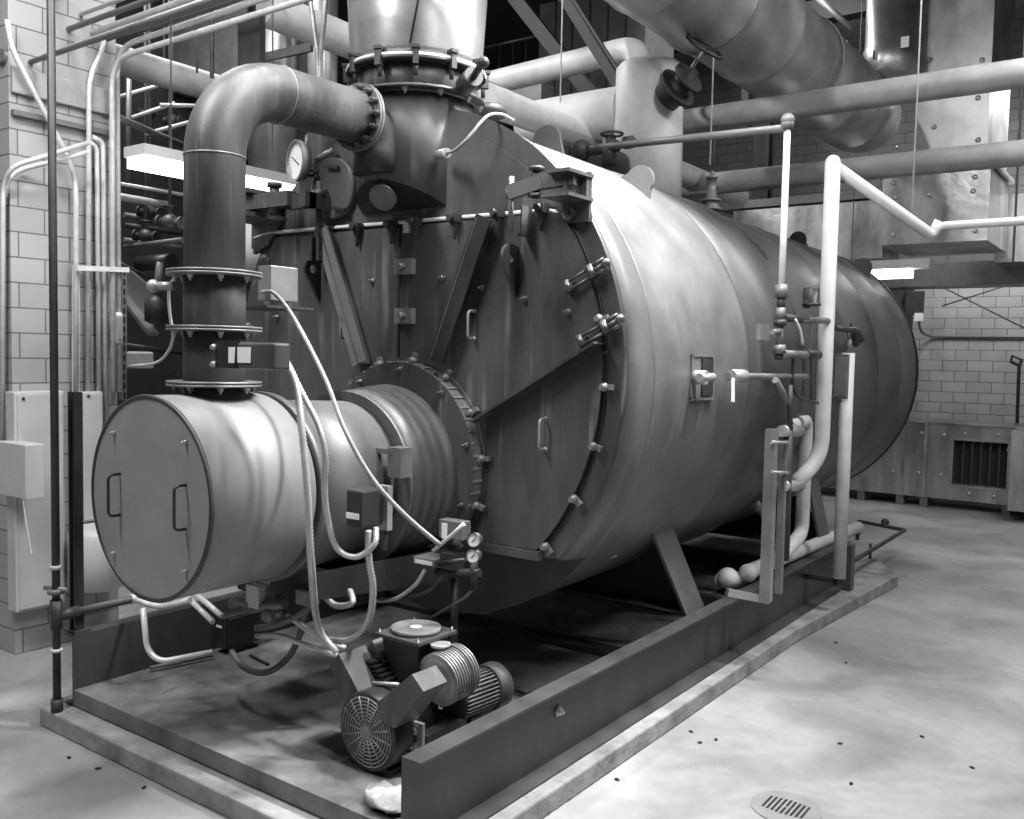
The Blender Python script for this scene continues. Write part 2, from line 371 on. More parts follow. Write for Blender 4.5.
s_.lathe(prof, (0, 0, ZC), (0, 1, 0), 160)
s_.build('shell', 'shell', BO)
s_ = MB(); s_.lathe([(7.40, 1.50), (7.40, 1.578), (7.44, 1.578), (7.44, 1.50)], (0, 0, ZC), (0, 1, 0), 96)
s_.lathe([(7.40, 1.52), (7.62, 1.45), (7.7, 1.1), (7.7, 0.0)], (0, 0, ZC-0.02), (0, 1, 0), 64)
s_.build('rear_head', 'black', BO)
# front smokebox ring: circle clipped along the bottom
FZ = 2.31; FR = 1.67; ZB = 1.21
def clipped_circle(r, zc, zb, n=96, ztop=None):
    pts = []
    for i in range(n):
        a = 2*PI*i/n; x = r*math.cos(a); z = zc+r*math.sin(a)
        pts.append((x, max(z, zb)))
    return pts
c = MB(); poly = clipped_circle(FR, FZ, ZB)
n = len(poly)
c.v += [V(x, 0, z) for x, z in poly]+[V(x*.985, 0.36, ZC+(z-FZ)*.985+.0) for x, z in poly]
for i in range(n):
    c.f.append([i, (i+1) % n, n+(i+1) % n, n+i]); c.sm.append(True)
c.f.append(list(range(n))); c.sm.append(False); c.f.append(list(range(n, 2*n))); c.sm.append(False)
c.build('smokebox_ring', 'front', BO)
# two lower doors, each a half of the inner circle below the gasket line
RD = 1.545; ZR = 3.245; ZD = 1.25
def half_door(sg):
    pts = []
    xg = 0.006
    a_top = math.asin((ZR-0.02-FZ)/RD); a_bot = math.asin((ZD-FZ)/RD)
    pts.append((sg*xg, ZR-0.02))
    for i in range(33):
        a = a_top+(a_bot-a_top)*i/32; pts.append((sg*RD*math.cos(a), FZ+RD*math.sin(a)))
    pts.append((sg*xg, ZD))
    return pts
doors = []
for sg in (-1, 1):
    c = MB(); c.prism([V(x, -0.035, z) for x, z in half_door(sg)], (0, 0.034, 0))
    doors.append(c.build('door', 'front', BO))
DL, DR = doors
FY = -0.035
# upper fixed panel
c = MB(); pts = []
a_top = math.asin((ZR+0.02-FZ)/RD)
for i in range(33):
    a = a_top+(PI-2*a_top)*i/32; pts.append((RD*math.cos(a)*1.0, FZ+RD*math.sin(a)))
c.prism([V(x, -0.012, z) for x, z in pts], (0, 0.011, 0)); c.build('upper_head_plate', 'front', BO)
# seam gaskets
c = MB(); ptsr = []
for i in range(49):
    a = a_top+(math.asin((ZD-FZ)/RD)-a_top)*i/48; ptsr.append(V((RD+0.012)*math.cos(a), -0.006, FZ+(RD+0.012)*math.sin(a)))
c.tube(ptsr, 0.007, 6); c.build('door_seam', 'blackm', BO)
c = MB(); c.tube([V(-p.x, p.y, p.z) for p in ptsr], 0.007, 6); c.build('door_seam', 'blackm', BO)
c = MB(); c.tube(smooth_path([at(254, 238, y=-0.02), at(268, 233, y=-0.02), V(1.17, -0.02, ZR), at(572, 219, y=-0.02)], 0.06), 0.013, 8)
c.build('gasket_rope', 'rope', BO, label='white gasket rope along the top of the doors')
c = MB(); c.tube([V(0.0, FY-0.002, 3.22), V(0.0, FY-0.002, 2.38)], 0.007, 6); c.build('centre_seam', 'blackm', BO)
MB().box(at(407, 228, y=-0.05), (0.05, 0.02, 0.06)).build('seam_tab', 'rope', BO)
# clamps on the gasket line
CL = MB(); CL.box((0, -0.03, 0.0), (0.06, 0.07, 0.05)); CL.prism([V(-0.025, -0.05, -0.02), V(0.025, -0.05, -0.02), V(0, -0.05, -0.13)], (0, 0.03, 0)); CL.lathe([(0, 0.022), (0.035, 0.022)], (0, -0.06, 0.0), (0, -1, 0), 6)
CLP = proto(CL, 'dark')
for px, py in ((327, 231), (361, 228), (395, 225), (419, 222), (458, 219), (501, 214), (545, 209)):
    child_at(CLP, 'gasket_clamp', BO, at(px, py, y=-0.03))
# round seam swing bolts
SB = MB(); SB.sphere((0, -0.03, 0), 0.026, 10, 6); SB.lathe([(0, 0.018), (0.035, 0.018)], (0, -0.03, 0.0), (0, -1, 0), 6); SB.box((0.015, -0.015, 0), (0.07, 0.03, 0.03))
SBP = proto(SB, 'mid')
for px, py, rz in ((607, 387, 0), (596, 446, 0.3), (576.5, 498.6, 0.7), (548, 546, 0.9), (571, 217, -0.9), (602, 310+9, -0.2)):
    child_at(SBP, 'swing_bolt', BO, at(px, py, y=-0.02), (0, rz, 0))
for a in (150, 170, 190, 210, 228):
    child_at(SBP, 'swing_bolt', BO, V(1.55*math.cos(math.radians(a)), -0.02, FZ+1.55*math.sin(math.radians(a))), (0, PI-math.radians(a), 0))
# face bolts
for px, py in ((373, 281), (443, 278), (340, 293), (483, 288), (525, 299), (568, 312), (278, 317), (389, 395)):
    child_at(BOLT_Y, 'face_bolt', DL if px < 407 else DR, at(px, py, y=FY))
# stiffeners
def stiff(p, q, parent, lip=0.11, w=0.10, name='stiffener_bar'):
    c = MB(); p = Vector(p); q = Vector(q); d = (q-p).normalized(); nrm = Vector((-d.z, 0, d.x))
    if nrm.z < 0: nrm = -nrm
    c.bar(p+V(0, -lip/2, 0)+nrm*0, q+V(0, -lip/2, 0), 0.016, lip, up=(0, 1, 0))
    c.bar(p-nrm*w/2, q-nrm*w/2, 0.012, 0.012, up=(0, 1, 0))
    c.build(name, 'front', parent)
def sp(px, py): return at(px, py, y=FY)
stiff(sp(332, 231), sp(370, 364), DL); stiff(sp(488, 220), sp(441, 360), DR)
stiff(sp(604, 343), sp(481, 421), DR); stiff(V(-1.46, FY, 1.95), V(-0.68, FY, 1.60), DL)
# angle flanges on V stiffeners
for p, q, w in ((sp(332, 231), sp(370, 364), 0.12), (sp(494, 219), sp(446, 360), 0.12)):
    c = MB(); c.bar(p+V(0, -0.10, 0), q+V(0, -0.10, 0), w, 0.014, up=(0, 1, 0)); c.build('stiffener_flange', 'mid' if p.x < 0 else 'black', DL if p.x < 0 else DR)
# door handles
def handle(p, h, parent, m='dark', out=0.07, r=0.009):
    c = MB(); p = Vector(p)
    c.tube(smooth_path([p+V(0, 0, h/2), p+V(0, -out, h/2), p+V(0, -out, -h/2), p+V(0, 0, -h/2)], 0.03), r, 8)
    c.sphere(p+V(0, -0.005, h/2), r*1.7, 8, 5); c.sphere(p+V(0, -0.005, -h/2), r*1.7, 8, 5)
    return c.build('handle', m, parent)
handle(sp(475, 325), 0.17, DR, 'grille'); handle(sp(348, 326), 0.17, DL, 'grille'); handle(sp(546, 434), 0.18, DR, 'grille')
# lifting lugs on the doors: teardrop plate standing out, with a hole
def tear(px, py, m='mid', s=1.0, par=None):
    "lug plate standing square off the door, pointed at the foot, with a hole"
    c = MB(); b = at(px, py, y=FY); th = .022; hc = (-.070*s, .055*s)
    poly = [(0, .13*s), (-.05*s, .135*s)]+[(-.07*s+.075*s*math.cos(t), .06*s+.075*s*math.sin(t)) for t in [math.radians(100+k*14) for k in range(9)]]+[(-.01*s, -.17*s), (0, -.17*s)]
    n = 24; out = []; inn = []
    for i in range(n):
        a = 2*PI*i/n; dx, dz = math.cos(a), math.sin(a); best = 1
        for k in range(len(poly)):
            (x1, z1), (x2, z2) = poly[k], poly[(k+1) % len(poly)]
            x1 -= hc[0]; x2 -= hc[0]; z1 -= hc[1]; z2 -= hc[1]
            den = dx*(z2-z1)-dz*(x2-x1)
            if abs(den) < 1e-9: continue
            t = (x1*(z2-z1)-z1*(x2-x1))/den; u = (x1*dz-z1*dx)/den
            if t > 0 and -1e-6 <= u <= 1+1e-6: best = min(best, t) if best != 1 else t
        out.append((hc[0]+dx*best, hc[1]+dz*best)); inn.append((hc[0]+dx*.032*s, hc[1]+dz*.032*s))
    k = 0
    for t in (-th/2, th/2): c.v += [b+V(t, y, z) for y, z in out]+[b+V(t, y, z) for y, z in inn]
    for bb0 in (0, 2*n):
        for i in range(n): j = (i+1) % n; c.f.append([bb0+i, bb0+j, bb0+n+j, bb0+n+i]); c.sm.append(False)
    for i in range(n):
        j = (i+1) % n; c.f.append([i, j, 2*n+j, 2*n+i]); c.sm.append(False); c.f.append([n+i, n+j, 3*n+j, 3*n+i]); c.sm.append(False)
    return c.build('lifting_lug', m, par or BO)
tear(516, 268, 'front', 1.0, DR); tear(320, 278, 'black', 1.0, DL)
# centre catches
for py in (267, 316):
    c = MB(); q = at(407, py, y=FY); c.box(q+V(0, -0.02, 0), (0.15, 0.04, 0.10)); c.lathe([(0, 0.025), (0.05, 0.025)], q+V(0, -0.04, 0), (0, -1, 0), 6); c.build('seam_catch', 'mid', BO)
# turnbuckles
for (a, b) in (((568, 286), (606, 263)), ((581, 341), (620, 319))):
    p = at(*a, y=-0.08); q = at(*b, y=-0.05); d = (q-p).normalized(); u = V(-d.z, 0, d.x)
    c = MB(); m1 = p.lerp(q, 0.62)
    c.tube([p+u*0.024, m1+u*0.024], 0.009, 8); c.tube([p-u*0.024, m1-u*0.024], 0.009, 8); c.tube([p-u*0.035, p+u*0.035], 0.02, 8); c.tube([m1-u*0.04, m1+u*0.04], 0.026, 8)
    c.tube([m1, q], 0.014, 8); c.tube([p.lerp(q, .7)+u*.03, q+u*.03], 0.011, 8); c.tube([p.lerp(q, .7)-u*.03, q-u*.03], 0.011, 8); c.sphere(q, 0.028, 10, 6)
    c.box(p+V(0, 0.03, 0), (0.05, 0.06, 0.05)); c.build('turnbuckle', 'bolt', BO)
# hinge davits: box brackets with long arm and pin, one each side
def davit(sg, arm_end, parent):
    c = MB(); x0 = sg*1.33; 
    xo = sg*1.52
    c.box2((sg*1.15, -0.36, 3.50), (xo, -0.02, 3.53)); c.box2((sg*1.15, -0.36, 3.34), (xo, -0.02, 3.37))
    c.box2((xo-sg*0.02, -0.34, 3.371), (xo, -0.0, 3.499)); c.box2((sg*1.22, -0.12, 3.371), (sg*1.50, 0.0, 3.499))
    c.box2((xo-sg*0.02, -0.03, 3.16), (xo, 0.02, 3.5)); c.prism([V(sg*1.16, -0.03, 3.36), V(xo-sg*.02, -0.03, 3.36), V(xo-sg*.02, -0.03, 3.12), V(sg*1.33, -0.03, 3.18)], (0, 0.04, 0))
    c.build('hinge_bracket', 'front', parent)
    c = MB(); c.box2((sg*0.80, -0.30, 3.39), (sg*1.30, -0.22, 3.49)); c.box2((sg*0.62, -0.20, 3.37), (sg*0.86, -0.26, 3.47)); c.box2((sg*0.62, -0.3, 3.37), (sg*0.68, -0.12, 3.47))
    c.build('hinge_arm', 'front', parent)
    c = MB(); c.cyl((sg*0.98, -0.26, 3.34), (sg*0.98, -0.26, 3.55), 0.035); c.lathe([(0, 0.055), (0.03, 0.055)], (sg*0.98, -0.26, 3.53), (0, 0, 1), 6); c.build('hinge_pin', 'dark', parent)
    c = MB(); c.cyl((sg*0.66, -0.14, 3.02), (sg*0.66, -0.14, 3.56), 0.022); c.lathe([(0, 0.05), (0.05, 0.05)], (sg*0.66, -0.14, 3.45), (0, 0, 1), 6); c.box2((sg*0.62, -0.18, 3.02), (sg*0.64, -0.04, 3.18)); c.box2((sg*0.69, -0.18, 3.02), (sg*0.71, -0.04, 3.18)); c.build('door_hanger', 'dark', parent)
davit(-1, None, BO)
yb = -.30
def hb(px, py, y): return at(px, py, y=y)
xo = hb(592, 180, -.02).x; xi = hb(556, 180, -.20).x; zt1 = hb(575, 170, -.2).z; zt0 = hb(592, 191, -.26).z
c = MB(); c.box2((xi-.03, -.26, zt1-.012), (xo, -.002, zt1+.006)); c.box2((xi-.06, -.26, zt0-.006), (xo, -.002, zt0+.012)); c.box2((xi+.05, -.20, zt0+.012), (xi+.07, -.02, zt1-.012)); c.box2((xo-.10, -.06, zt0+.012), (xo-.01, -.002, zt1-.012))
xg = hb(592, 205, 0).x; c.box2((xg-.22, -.030, hb(592, 222, 0).z), (xg, -.004, zt1+.02)); c.prism([V(xi, -.02, zt0-.006), V(xo-.02, -.02, zt0-.006), V(xo-.02, -.02, zt0-.14), V(xi+.12, -.02, zt0-.10)], (0, .018, 0))
c.build('hinge_bracket', 'front', BO)
c = MB(); a = hb(575, 177, -.16); b = hb(540, 182, -.20); d = hb(509, 193, -.24)
c.bar(a, b, .05, .085); c.bar(b+V(.02, 0, 0), d, .05, .08); c.build('hinge_arm', 'front', BO)
c = MB(); q = hb(536, 183, -.20); c.cyl(q-V(0, 0, .08), q+V(0, 0, .08), .022); c.lathe([(0, .045), (.02, .045)], q+V(0, 0, .07), (0, 0, 1), 6); c.lathe([(0, .045), (.02, .045)], q-V(0, 0, .08), (0, 0, 1), 6); c.build('hinge_pin', 'dark', BO)
c = MB(); a = hb(509.5, 176, -.22); b = hb(510, 232, -.20); c.cyl(V(a.x, -.2, b.z), V(a.x, -.2, a.z), .016); c.lathe([(0, .035), (.05, .035)], V(a.x, -.2, a.z-.12), (0, 0, 1), 6); c.build('door_hanger', 'mid', BO)
c = MB(); c.box2((a.x+.025, -.14, b.z), (a.x+.035, -.036, b.z+.16)); c.box2((a.x-.01, -.14, b.z-.01), (a.x+.035, -.036, b.z)); c.build('hanger_clevis', 'front', BO)
RB = MB(); RB.box((0, 0, 0), (0.010, 0.085, 0.012)); RBP = proto(RB, 'grille')
for i in range(30):
    a = math.radians(-20+200*i/29); child_at(RBP, 'ring_tick', BO, V(0.075+0.647*math.cos(a), -0.09, 1.70+0.647*math.sin(a)), (0, -a, 0))
# burner mounting ring on the front
c = MB(); c.lathe([(0, 0.50), (0, 0.675), (0.012, 0.675), (0.012, 0.645), (0.10, 0.645), (0.10, 0.5)], (0.075, -0.034, 1.70), (0, -1, 0), 64); c.build('burner_mounting_ring', 'front', BO)
for i in range(14):
    a = 2*PI*i/14+0.1; q = V(0.075+0.665*math.cos(a), -0.045, 1.70+0.66*math.sin(a))
    child_at(SBP, 'mounting_clamp', BO, q, (0, -a, 0))
for i in range(10):
    a = 2*PI*i/10+0.25; child_at(BOLT_Y, 'mounting_bolt', BO, V(0.075+0.605*math.cos(a), -0.134, 1.70+0.60*math.sin(a)))
c = MB(); c.box2((-0.9, -0.05, 1.19), (1.15, -0.001, 1.245)); c.build('bottom_sill', 'front', BO)
# lugs on top of the shell
def toplug(px, py, yv, r=0.11, m='shell', xv=None):
    p = at(px, py, y=yv); c = MB(); ax = V(p.x, 0, p.z-ZC).normalized(); tx = V(ax.z, 0, -ax.x); pts = []
    for i in range(13):
        a = PI*i/12; pts.append(p+tx*math.cos(a)*r+ax*math.sin(a)*r)
    base = max(.05, (p-V(0, p.y, ZC)).length-1.60)
    pts += [p-tx*r*1.5-ax*base, p+tx*r*1.5-ax*base]
    c.prism([q-V(0, .014, 0) for q in pts], V(0, .028, 0)); c.build('lifting_lug', m, BO)
toplug(640, 181, 1.35, 0.11, 'jacket'); toplug(862, 268, 7.0, 0.12); toplug(798, 240, 6.2, 0.10, 'black'); toplug(547, 142, 1.6, 0.13, 'jacket'); toplug(618, 166, 2.6, 0.12, 'jacket')
# sample hatch on the side
c = MB(); q = onshell(701, 377, 1.65); 
nrm = V(q.x, 0, q.z-ZC).normalized(); tz = V(-nrm.z, 0, nrm.x)
R_ = Matrix((nrm, V(0, 1, 0), tz)).transposed()
for dy, dz, sy, sz in ((0, 0.14, 0.34, 0.02), (0, -0.14, 0.34, 0.02), (0.16, 0, 0.02, 0.28), (-0.16, 0, 0.02, 0.28)):
    c.box(q+R_@V(0.01, dy, dz), (0.012, sy, sz), R_)
c.box(q+R_@V(0.0, 0, 0), (0.02, 0.30, 0.26), R_); c.build('inspection_hatch', 'mid', BO)
c = MB(); c.box(q+R_@V(0.016, 0.06, 0.0), (0.012, 0.17, 0.24), R_); c.build('hatch_recess', 'blackm', BO)
c = MB(); c.cyl(q+R_@V(0.02, -0.14, 0.0), q+R_@V(0.10, -0.14, 0), 0.045); c.cyl(q+R_@V(0.08, -0.20, 0.0), q+R_@V(0.08, 0.0, 0.0), 0.028); c.build('hatch_nozzle', 'boltlight', BO)
# drain nipple under the front shell
c = MB(); q = at(608, 549, y=0.9); c.cyl(q+V(-0.1, 0, 0.16), q+V(0, 0, 0), 0.03); c.cyl(q+V(0, 0, 0), q+V(0.03, 0, -0.06), 0.042); c.build('drain_nipple', 'boltlight', BO)
# saddles: inclined plates each side with web between
for yv in (1.62, 4.65):
    for sg in (1, -1):
        c = MB(); pb = V(sg*1.38, yv, 0.581); pt = V(sg*1.22, yv-0.28, 1.24)
        if yv > 3: pt = V(sg*1.22, yv, 1.24)
        d = pt-pb; wv = V(0, 0.30, 0)
        c.prism([pb-wv/2, pb+wv/2, pt+wv/2, pt-wv/2], V(sg*0.025, 0, 0.0)); c.build('saddle_plate', 'saddle', BO)
    c = MB(); pts = [V(-1.36, yv-0.02, 0.585), V(1.36, yv-0.02, 0.585)]
    for i in range(17):
        a = math.radians(-44-92*i/16); pts.append(V(1.60*math.cos(a), yv-0.02, ZC+1.60*math.sin(a)))
    c.prism(pts, (0, 0.025, 0)); c.build('saddle_web', 'blackm', BO)
    c = MB(); c.box2((-1.40, yv-0.15, 0.581), (1.40, yv+0.15, 0.60)); c.build('saddle_base', 'skid', BO)
# ---------------- breeching (flue outlet) on top
FL = thing('flue_outlet', 'dark flanged flue outlet rising off the top of the boiler front', 'flue', (0, 0.1, 3.25))
c = MB(); c.lathe([(0, 0.385), (0.70, 0.385)], (0, 0.1, 3.33), (0, 0, 1), 64)
# cut the lower front with a slanted plane by moving the lowest ring of points
for v in c.v:
    if v.z < 3.4: v.z = 3.33 + max(0, (-(v.y)-0.0))*0.55
c.build('breeching_drum', 'front', FL)
c = MB(); pts = [V(0.385*math.cos(2*PI*i/48), 0.1+0.385*math.sin(2*PI*i/48), 0) for i in range(48)]
pts = [V(p.x, p.y, 3.325+max(0, -p.y)*0.55) for p in pts if p.y < 0.02]
c.prism(pts, (0, 0, 0.01)); c.build('hood_plate', 'ink', FL)
for z, name in ((4.03, 'lower_flange'), (4.20, 'upper_flange')):
    c = MB(); c.lathe([(0, 0.38), (0, 0.455), (0.02, 0.455), (0.02, 0.38)], (0, 0.1, z), (0, 0, 1), 64); c.build(name, 'dark', FL)
c = MB(); c.lathe([(0, 0.39), (0.20, 0.39)], (0, 0.1, 4.02), (0, 0, 1), 64); c.build('spool', 'front', FL)
c = MB(); c.torus((0, 0.1, 4.225), (0, 0, 1), 0.445, 0.014, 64, 6); c.build('flange_rope', 'rope', FL)
FC = MB(); FC.box((0, 0, 0), (0.035, 0.05, 0.10)); FC.lathe([(0, .014), (.09, .014)], (0, 0.01, -0.02), (0, 0, -1), 8); FC.box((0, 0.01, 0.055), (0.05, 0.09, 0.02))
FCP = proto(FC, 'dark')
for i in range(12):
    a = 2*PI*i/12+0.2
    child_at(FCP, 'flange_clamp', FL, V(0.45*math.cos(a), 0.1+0.45*math.sin(a), 4.21), (0, 0, a+PI/2))
for i in range(12):
    a = 2*PI*i/12+0.05
    child_at(BOLT_Z, 'flange_bolt', FL, V(0.425*math.cos(a), 0.1+0.425*math.sin(a), 4.03))
c = MB(); q = at(474, 76, y=-0.05); c.cyl(q+V(-0.14, 0.08, -0.02), q, 0.06); c.cyl(q, q+V(0.14, -0.1, 0.03), 0.022); c.sphere(q+V(0.15, -0.1, 0.03), 0.035); c.build('damper_shaft', 'dark', FL)
# inspection cap on hood
c = MB(); q = at(384, 196, y=-0.22); dn = V(0.25, -0.8, -0.55).normalized(); c.lathe([(0, 0.088), (0.03, 0.088), (0.03, 0.072), (0.036, 0.070), (0.036, 0)], q, dn, 32); c.build('inspection_cap', 'mid', FL)
# stack above
ST = thing('exhaust_stack', 'bright tapered sheet metal stack rising above the flue outlet', 'stack', (0, 0.1, 4.25))
c = MB(); c.lathe([(0, 0.42), (0.05, 0.43), (2.2, 0.56)], (0, 0.1, 4.235), (0, 0, 1), 64); c.build('stack_cone', 'galv', ST)
c = MB(); c.tube([V(0.26, -0.25, 4.29), V(0.36, -0.22, 4.8), V(0.42, -0.20, 5.3)], 0.007, 6); c.build('lap_seam', 'dark', ST)
# ---------------- recirculation elbow pipe
RP = thing('recirculation_pipe', 'large weathered elbow pipe from burner drum up to the flue outlet', 'pipe', (0, -1.46, 2.1))
rr = 0.157
path = []
zb, zt = 3.30, 3.83; Rb = 0.42
for i in range(13):
    a = PI/2*i/12; path.append(V(0, -1.46+Rb*(1-math.cos(a)), zt-Rb+Rb*math.sin(a)))
path = [V(0, -1.46, 2.80)]+path+[V(0, -0.42, 3.84)]
c = MB(); c.tube(path, rr, 32, caps=True); c.build('elbow_pipe', 'pipeold', RP)
c = MB(); c.torus((0, -1.46, zt-Rb-0.0), (0, 0, 1), rr, 0.005, 32, 6); c.build('weld_bead', 'grille', RP)
c = MB(); c.torus((0, -1.46+Rb, zt), (0, 1, 0), rr, 0.006, 32, 6); c.build('weld_bead', 'grille', RP)
for (z0, z1) in ((2.50, 2.80), (2.22, 2.50), (2.10, 2.22)):
    c = MB(); c.cyl((0, -1.46, z0), (0, -1.46, z1), 0.160, seg=32); c.build('spool_section', 'front' if z0 > 2.2 else 'black', RP)
for z in (2.785, 2.495, 2.205):
    c = MB(); c.lathe([(0, 0.15), (0, 0.245), (0.012, 0.245), (0.012, 0.15)], (0, -1.46, z), (0, 0, 1), 48); c.lathe([(0, 0.15), (0, 0.245), (0.012, 0.245), (0.012, 0.15)], (0, -1.46, z+0.016), (0, 0, 1), 48); c.build('flange', 'mid', RP)
    for i in range(8):
        a = 2*PI*i/8+0.3; child_at(BOLT_Z, 'flange_bolt', RP, V(0.20*math.cos(a), -1.46+0.20*math.sin(a), z), (0, 0, 0))
c = MB(); c.lathe([(0, 0.15), (0, 0.205), (0.015, 0.205), (0.015, 0.15)], (0, -0.44, 3.84), (0, 1, 0), 48); c.lathe([(0, 0.15), (0, 0.205), (0.02, 0.205), (0.02, 0.15)], (0, -0.42, 3.84), (0, 1, 0), 48); c.build('end_flange', 'mid', RP)
for i in range(14):
    a = 2*PI*i/14; child_at(BOLT_Y, 'flange_bolt', RP, V(0.18*math.cos(a), -0.442, 3.84+0.18*math.sin(a)), (0, 0, 0))
c = MB(); ep = [V(0, -0.40, 3.84)]
for i in range(9):
    a = PI/2*i/8; ep.append(V(0, -0.42+0.16*math.sin(a), 3.84-0.18*(1-math.cos(a))))
ep.append(V(0, -0.255, 3.52)); c.tube(ep, 0.15, 32); c.build('flue_elbow', 'blackm', RP)
c = MB(); q = V(-0.15, -1.60, 2.73); c.cyl(q, q+V(-0.10, -0.05, 0), 0.022); c.sphere(q+V(-0.11, -0.055, 0), 0.035); c.build('sensor_plug', 'boltlight', RP)
# ================================================================== BURNER
BZ = 1.645
BU = thing('burner_drum', 'big round smooth grey burner drum with two handles on its cover', 'burner', (0, -1.2, 1.1))
c = MB(); c.lathe([(0, 0.505), (0.0, 0.52), (0.64, 0.52), (0.66, 0.50)], (0, -1.85, BZ), (0, 1, 0), 96); c.build('drum', 'burner', BU)
c = MB(); c.torus((0, -1.85, BZ), (0, 1, 0), 0.513, 0.012, 96, 8); c.build('rim', 'dark', BU)
c = MB(); c.lathe([(0.012, 0.505), (0.022, 0.505)], (0, -1.865, BZ), (0, 1, 0), 96); CVR = c.build('cover', 'burnerface', BU)
BSMY = proto(hexbolt(0.010, 0.016), 'boltlight')
for px, py in ((114, 433), (186, 442), (114, 553), (186, 571)):
    big = py not in (419, 582)
    child_at(BSMY, 'cover_bolt', CVR, at(px, py, y=-1.855))
def bhandle(px0, py0, px1, py1):
    a = at(px0, py0, y=-1.853); b = at(px1, py1, y=-1.853); c = MB()
    c.tube(smooth_path([a, a+V(0, -0.065, 0), b+V(0, -0.065, 0), b], 0.03), 0.0075, 8); c.build('cover_handle', 'black', CVR)
bhandle(120, 474, 120, 515); bhandle(186, 485, 186, 529)
c = MB(); c.lathe([(0, 0.45), (0, 0.535), (0.05, 0.535), (0.05, 0.45)], (0, -1.185, BZ-0.01), (0, 1, 0), 96); c.build('rear_rim', 'burner2', BU)
c = MB(); c.lathe([(0, 0.50), (0.63, 0.475)], (0.0, -1.135, 1.625), (0, 1, 0), 96); c.build('throat_drum', 'burner2', BU)
c = MB(); c.lathe([(0, 0.46), (0, 0.560), (0.03, 0.560), (0.03, 0.46)], (0.01, -0.53, 1.60), (0, 1, 0), 96); c.build('throat_flange', 'burner2', BU)
c = MB(); pr = [(0, 0.53)]
for k in range(5): pr += [(0.06+k*0.085, 0.535+k*0.008), (0.08+k*0.085, 0.545+k*0.008), (0.10+k*0.085, 0.535+k*0.008)]
pr += [(0.44, 0.575)]
c.lathe(pr, (0.02, -0.50, 1.63), (0, 1, 0), 96); c.build('throat_barrel', 'burner2', BU)
q = at(400, 462, y=-0.62)
c = MB(); c.box(q, (0.10, 0.10, 0.17)); c.box(q+V(-0.08, -0.04, 0.06), (0.14, 0.03, 0.03)); c.build('throat_catch', 'mid', BU)
c = MB(); c.box2((-0.50, -0.85, 1.02), (0.42, -0.15, 1.14)); c.box2((-0.35, -0.8, 0.90), (0.25, -0.4, 1.019)); c.build('air_box', 'black', BU)
c = MB(); c.prism([V(0.40, -1.10, 1.19), V(0.52, -0.12, 1.19), V(0.52, -0.12, 0.98), V(0.40, -1.10, 1.04)], V(-0.02, 0, 0)); c.build('side_plate', 'black', BU)
# ================================================================== LEFT WALL SERVICES
WX = -3.05
def pipe(name, label, cat, pts, r, m='conduit', bend=0.12, seg=10, group=None, fl=False, extra=None):
    c = MB(); c.tube(smooth_path(pts, bend, 5), r, seg)
    o = c.build(name, m); tag(o, label, cat, group); return o
def wx(px, py, off=0.06): return at(px, py, x=WX+off)
# enamel cabinets hung on the block wall
def cabinet(name, label, a, b, dep, m='cab'):
    p = at(*a, x=WX+dep); q = at(*b, x=WX+dep)
    t = thing(name, label, 'cabinet', ((WX+WX+dep)/2, (p.y+q.y)/2, q.z))
    c = MB(); c.box2((WX+0.002, p.y, q.z), (WX+dep, q.y, p.z)); c.build('cabinet_body', m, t, bevel=0.01)
    c = MB(); c.box2((WX+dep+0.001, p.y+0.02, q.z+0.02), (WX+dep+0.015, q.y-0.02, p.z-0.02)); cdr = c.build('cabinet_door', m, t, bevel=0.004)
    c = MB(); c.sphere((WX+dep+0.02, p.y+0.06, (p.z*0.97+q.z*0.03)), 0.012); c.build('latch', 'ink', cdr); return t
cabinet('wall_cabinet', 'tall pale enamel wall cabinet left of the black post', (14, 392), (66, 603), 0.14)
cabinet('wall_cabinet', 'narrow pale enamel wall cabinet between black post and burner drum', (80, 392), (104, 520), 0.14)
c = MB(); p = at(84, 528, x=WX+0.3); c.lathe([(0, 0.16), (0.03, 0.22), (0.45, 0.22), (0.5, 0.16)], (WX+0.30, -0.55, 0.48), (0, 0, 1), 24)
tag(c.build('expansion_tank', 'tank'), 'small pale round-bottomed tank low behind the burner drum', 'tank')
t = thing('junction_box', 'grey steel junction box at the left photo edge above a dangling wire', 'box', (WX+0.24, -1.18, 1.3))
p = at(-3, 441, y=-1.2); q = at(26, 500, y=-1.2)
c = MB(); c.box2((p.x, -1.2, q.z), (q.x, -1.061, p.z)); c.build('box_body', 'cab', t, bevel=0.006)
c = MB(); c.tube(catmull([at(23, 500, y=-1.19), at(26, 520, y=-1.19), at(30, 545, y=-1.19), at(32, 556, y=-1.19)], 5), 0.005, 6); c.build('wire', 'white', t)
# conduits on the wall
CW = [
 ('thin conduit that slants down from the top left corner to the wall cabinet', [wx(7, 20, .10), wx(12, 50, .10), wx(76, 172, .10), wx(76, 392, .10)], .020),
 ('conduit with a bent top just left of the tall conduit pair', [wx(104, 40), wx(102, 50), wx(89, 78), wx(88, 392)], .020),
 ('short-topped conduit bending out from behind the left pair', [wx(90, 142), wx(97, 148), wx(99, 392)], .018),
 ('middle conduit curving over at a height level with the light fixture', [wx(92, 137), wx(103, 142), wx(106, 420)], .021),
 ]
for lab, pts, r in CW: pipe('conduit', lab, 'conduit', pts, r, bend=0.2)
e = wx(117, 60, .10); g_ = wx(112, 62, .14)
pipe('conduit', 'tall front conduit carrying the small conduit body, turning overhead to the right', 'conduit', [wx(119, 392, .10), V(e.x, e.y, e.z+0.10), V(1.0, e.y, e.z+0.12)], .022, bend=.25)
pipe('conduit', 'tall rear conduit turning overhead beside its twin', 'conduit', [wx(113, 392, .14), V(g_.x, g_.y, g_.z+0.02), V(1.0, g_.y, g_.z+0.02)], .022, bend=.25)
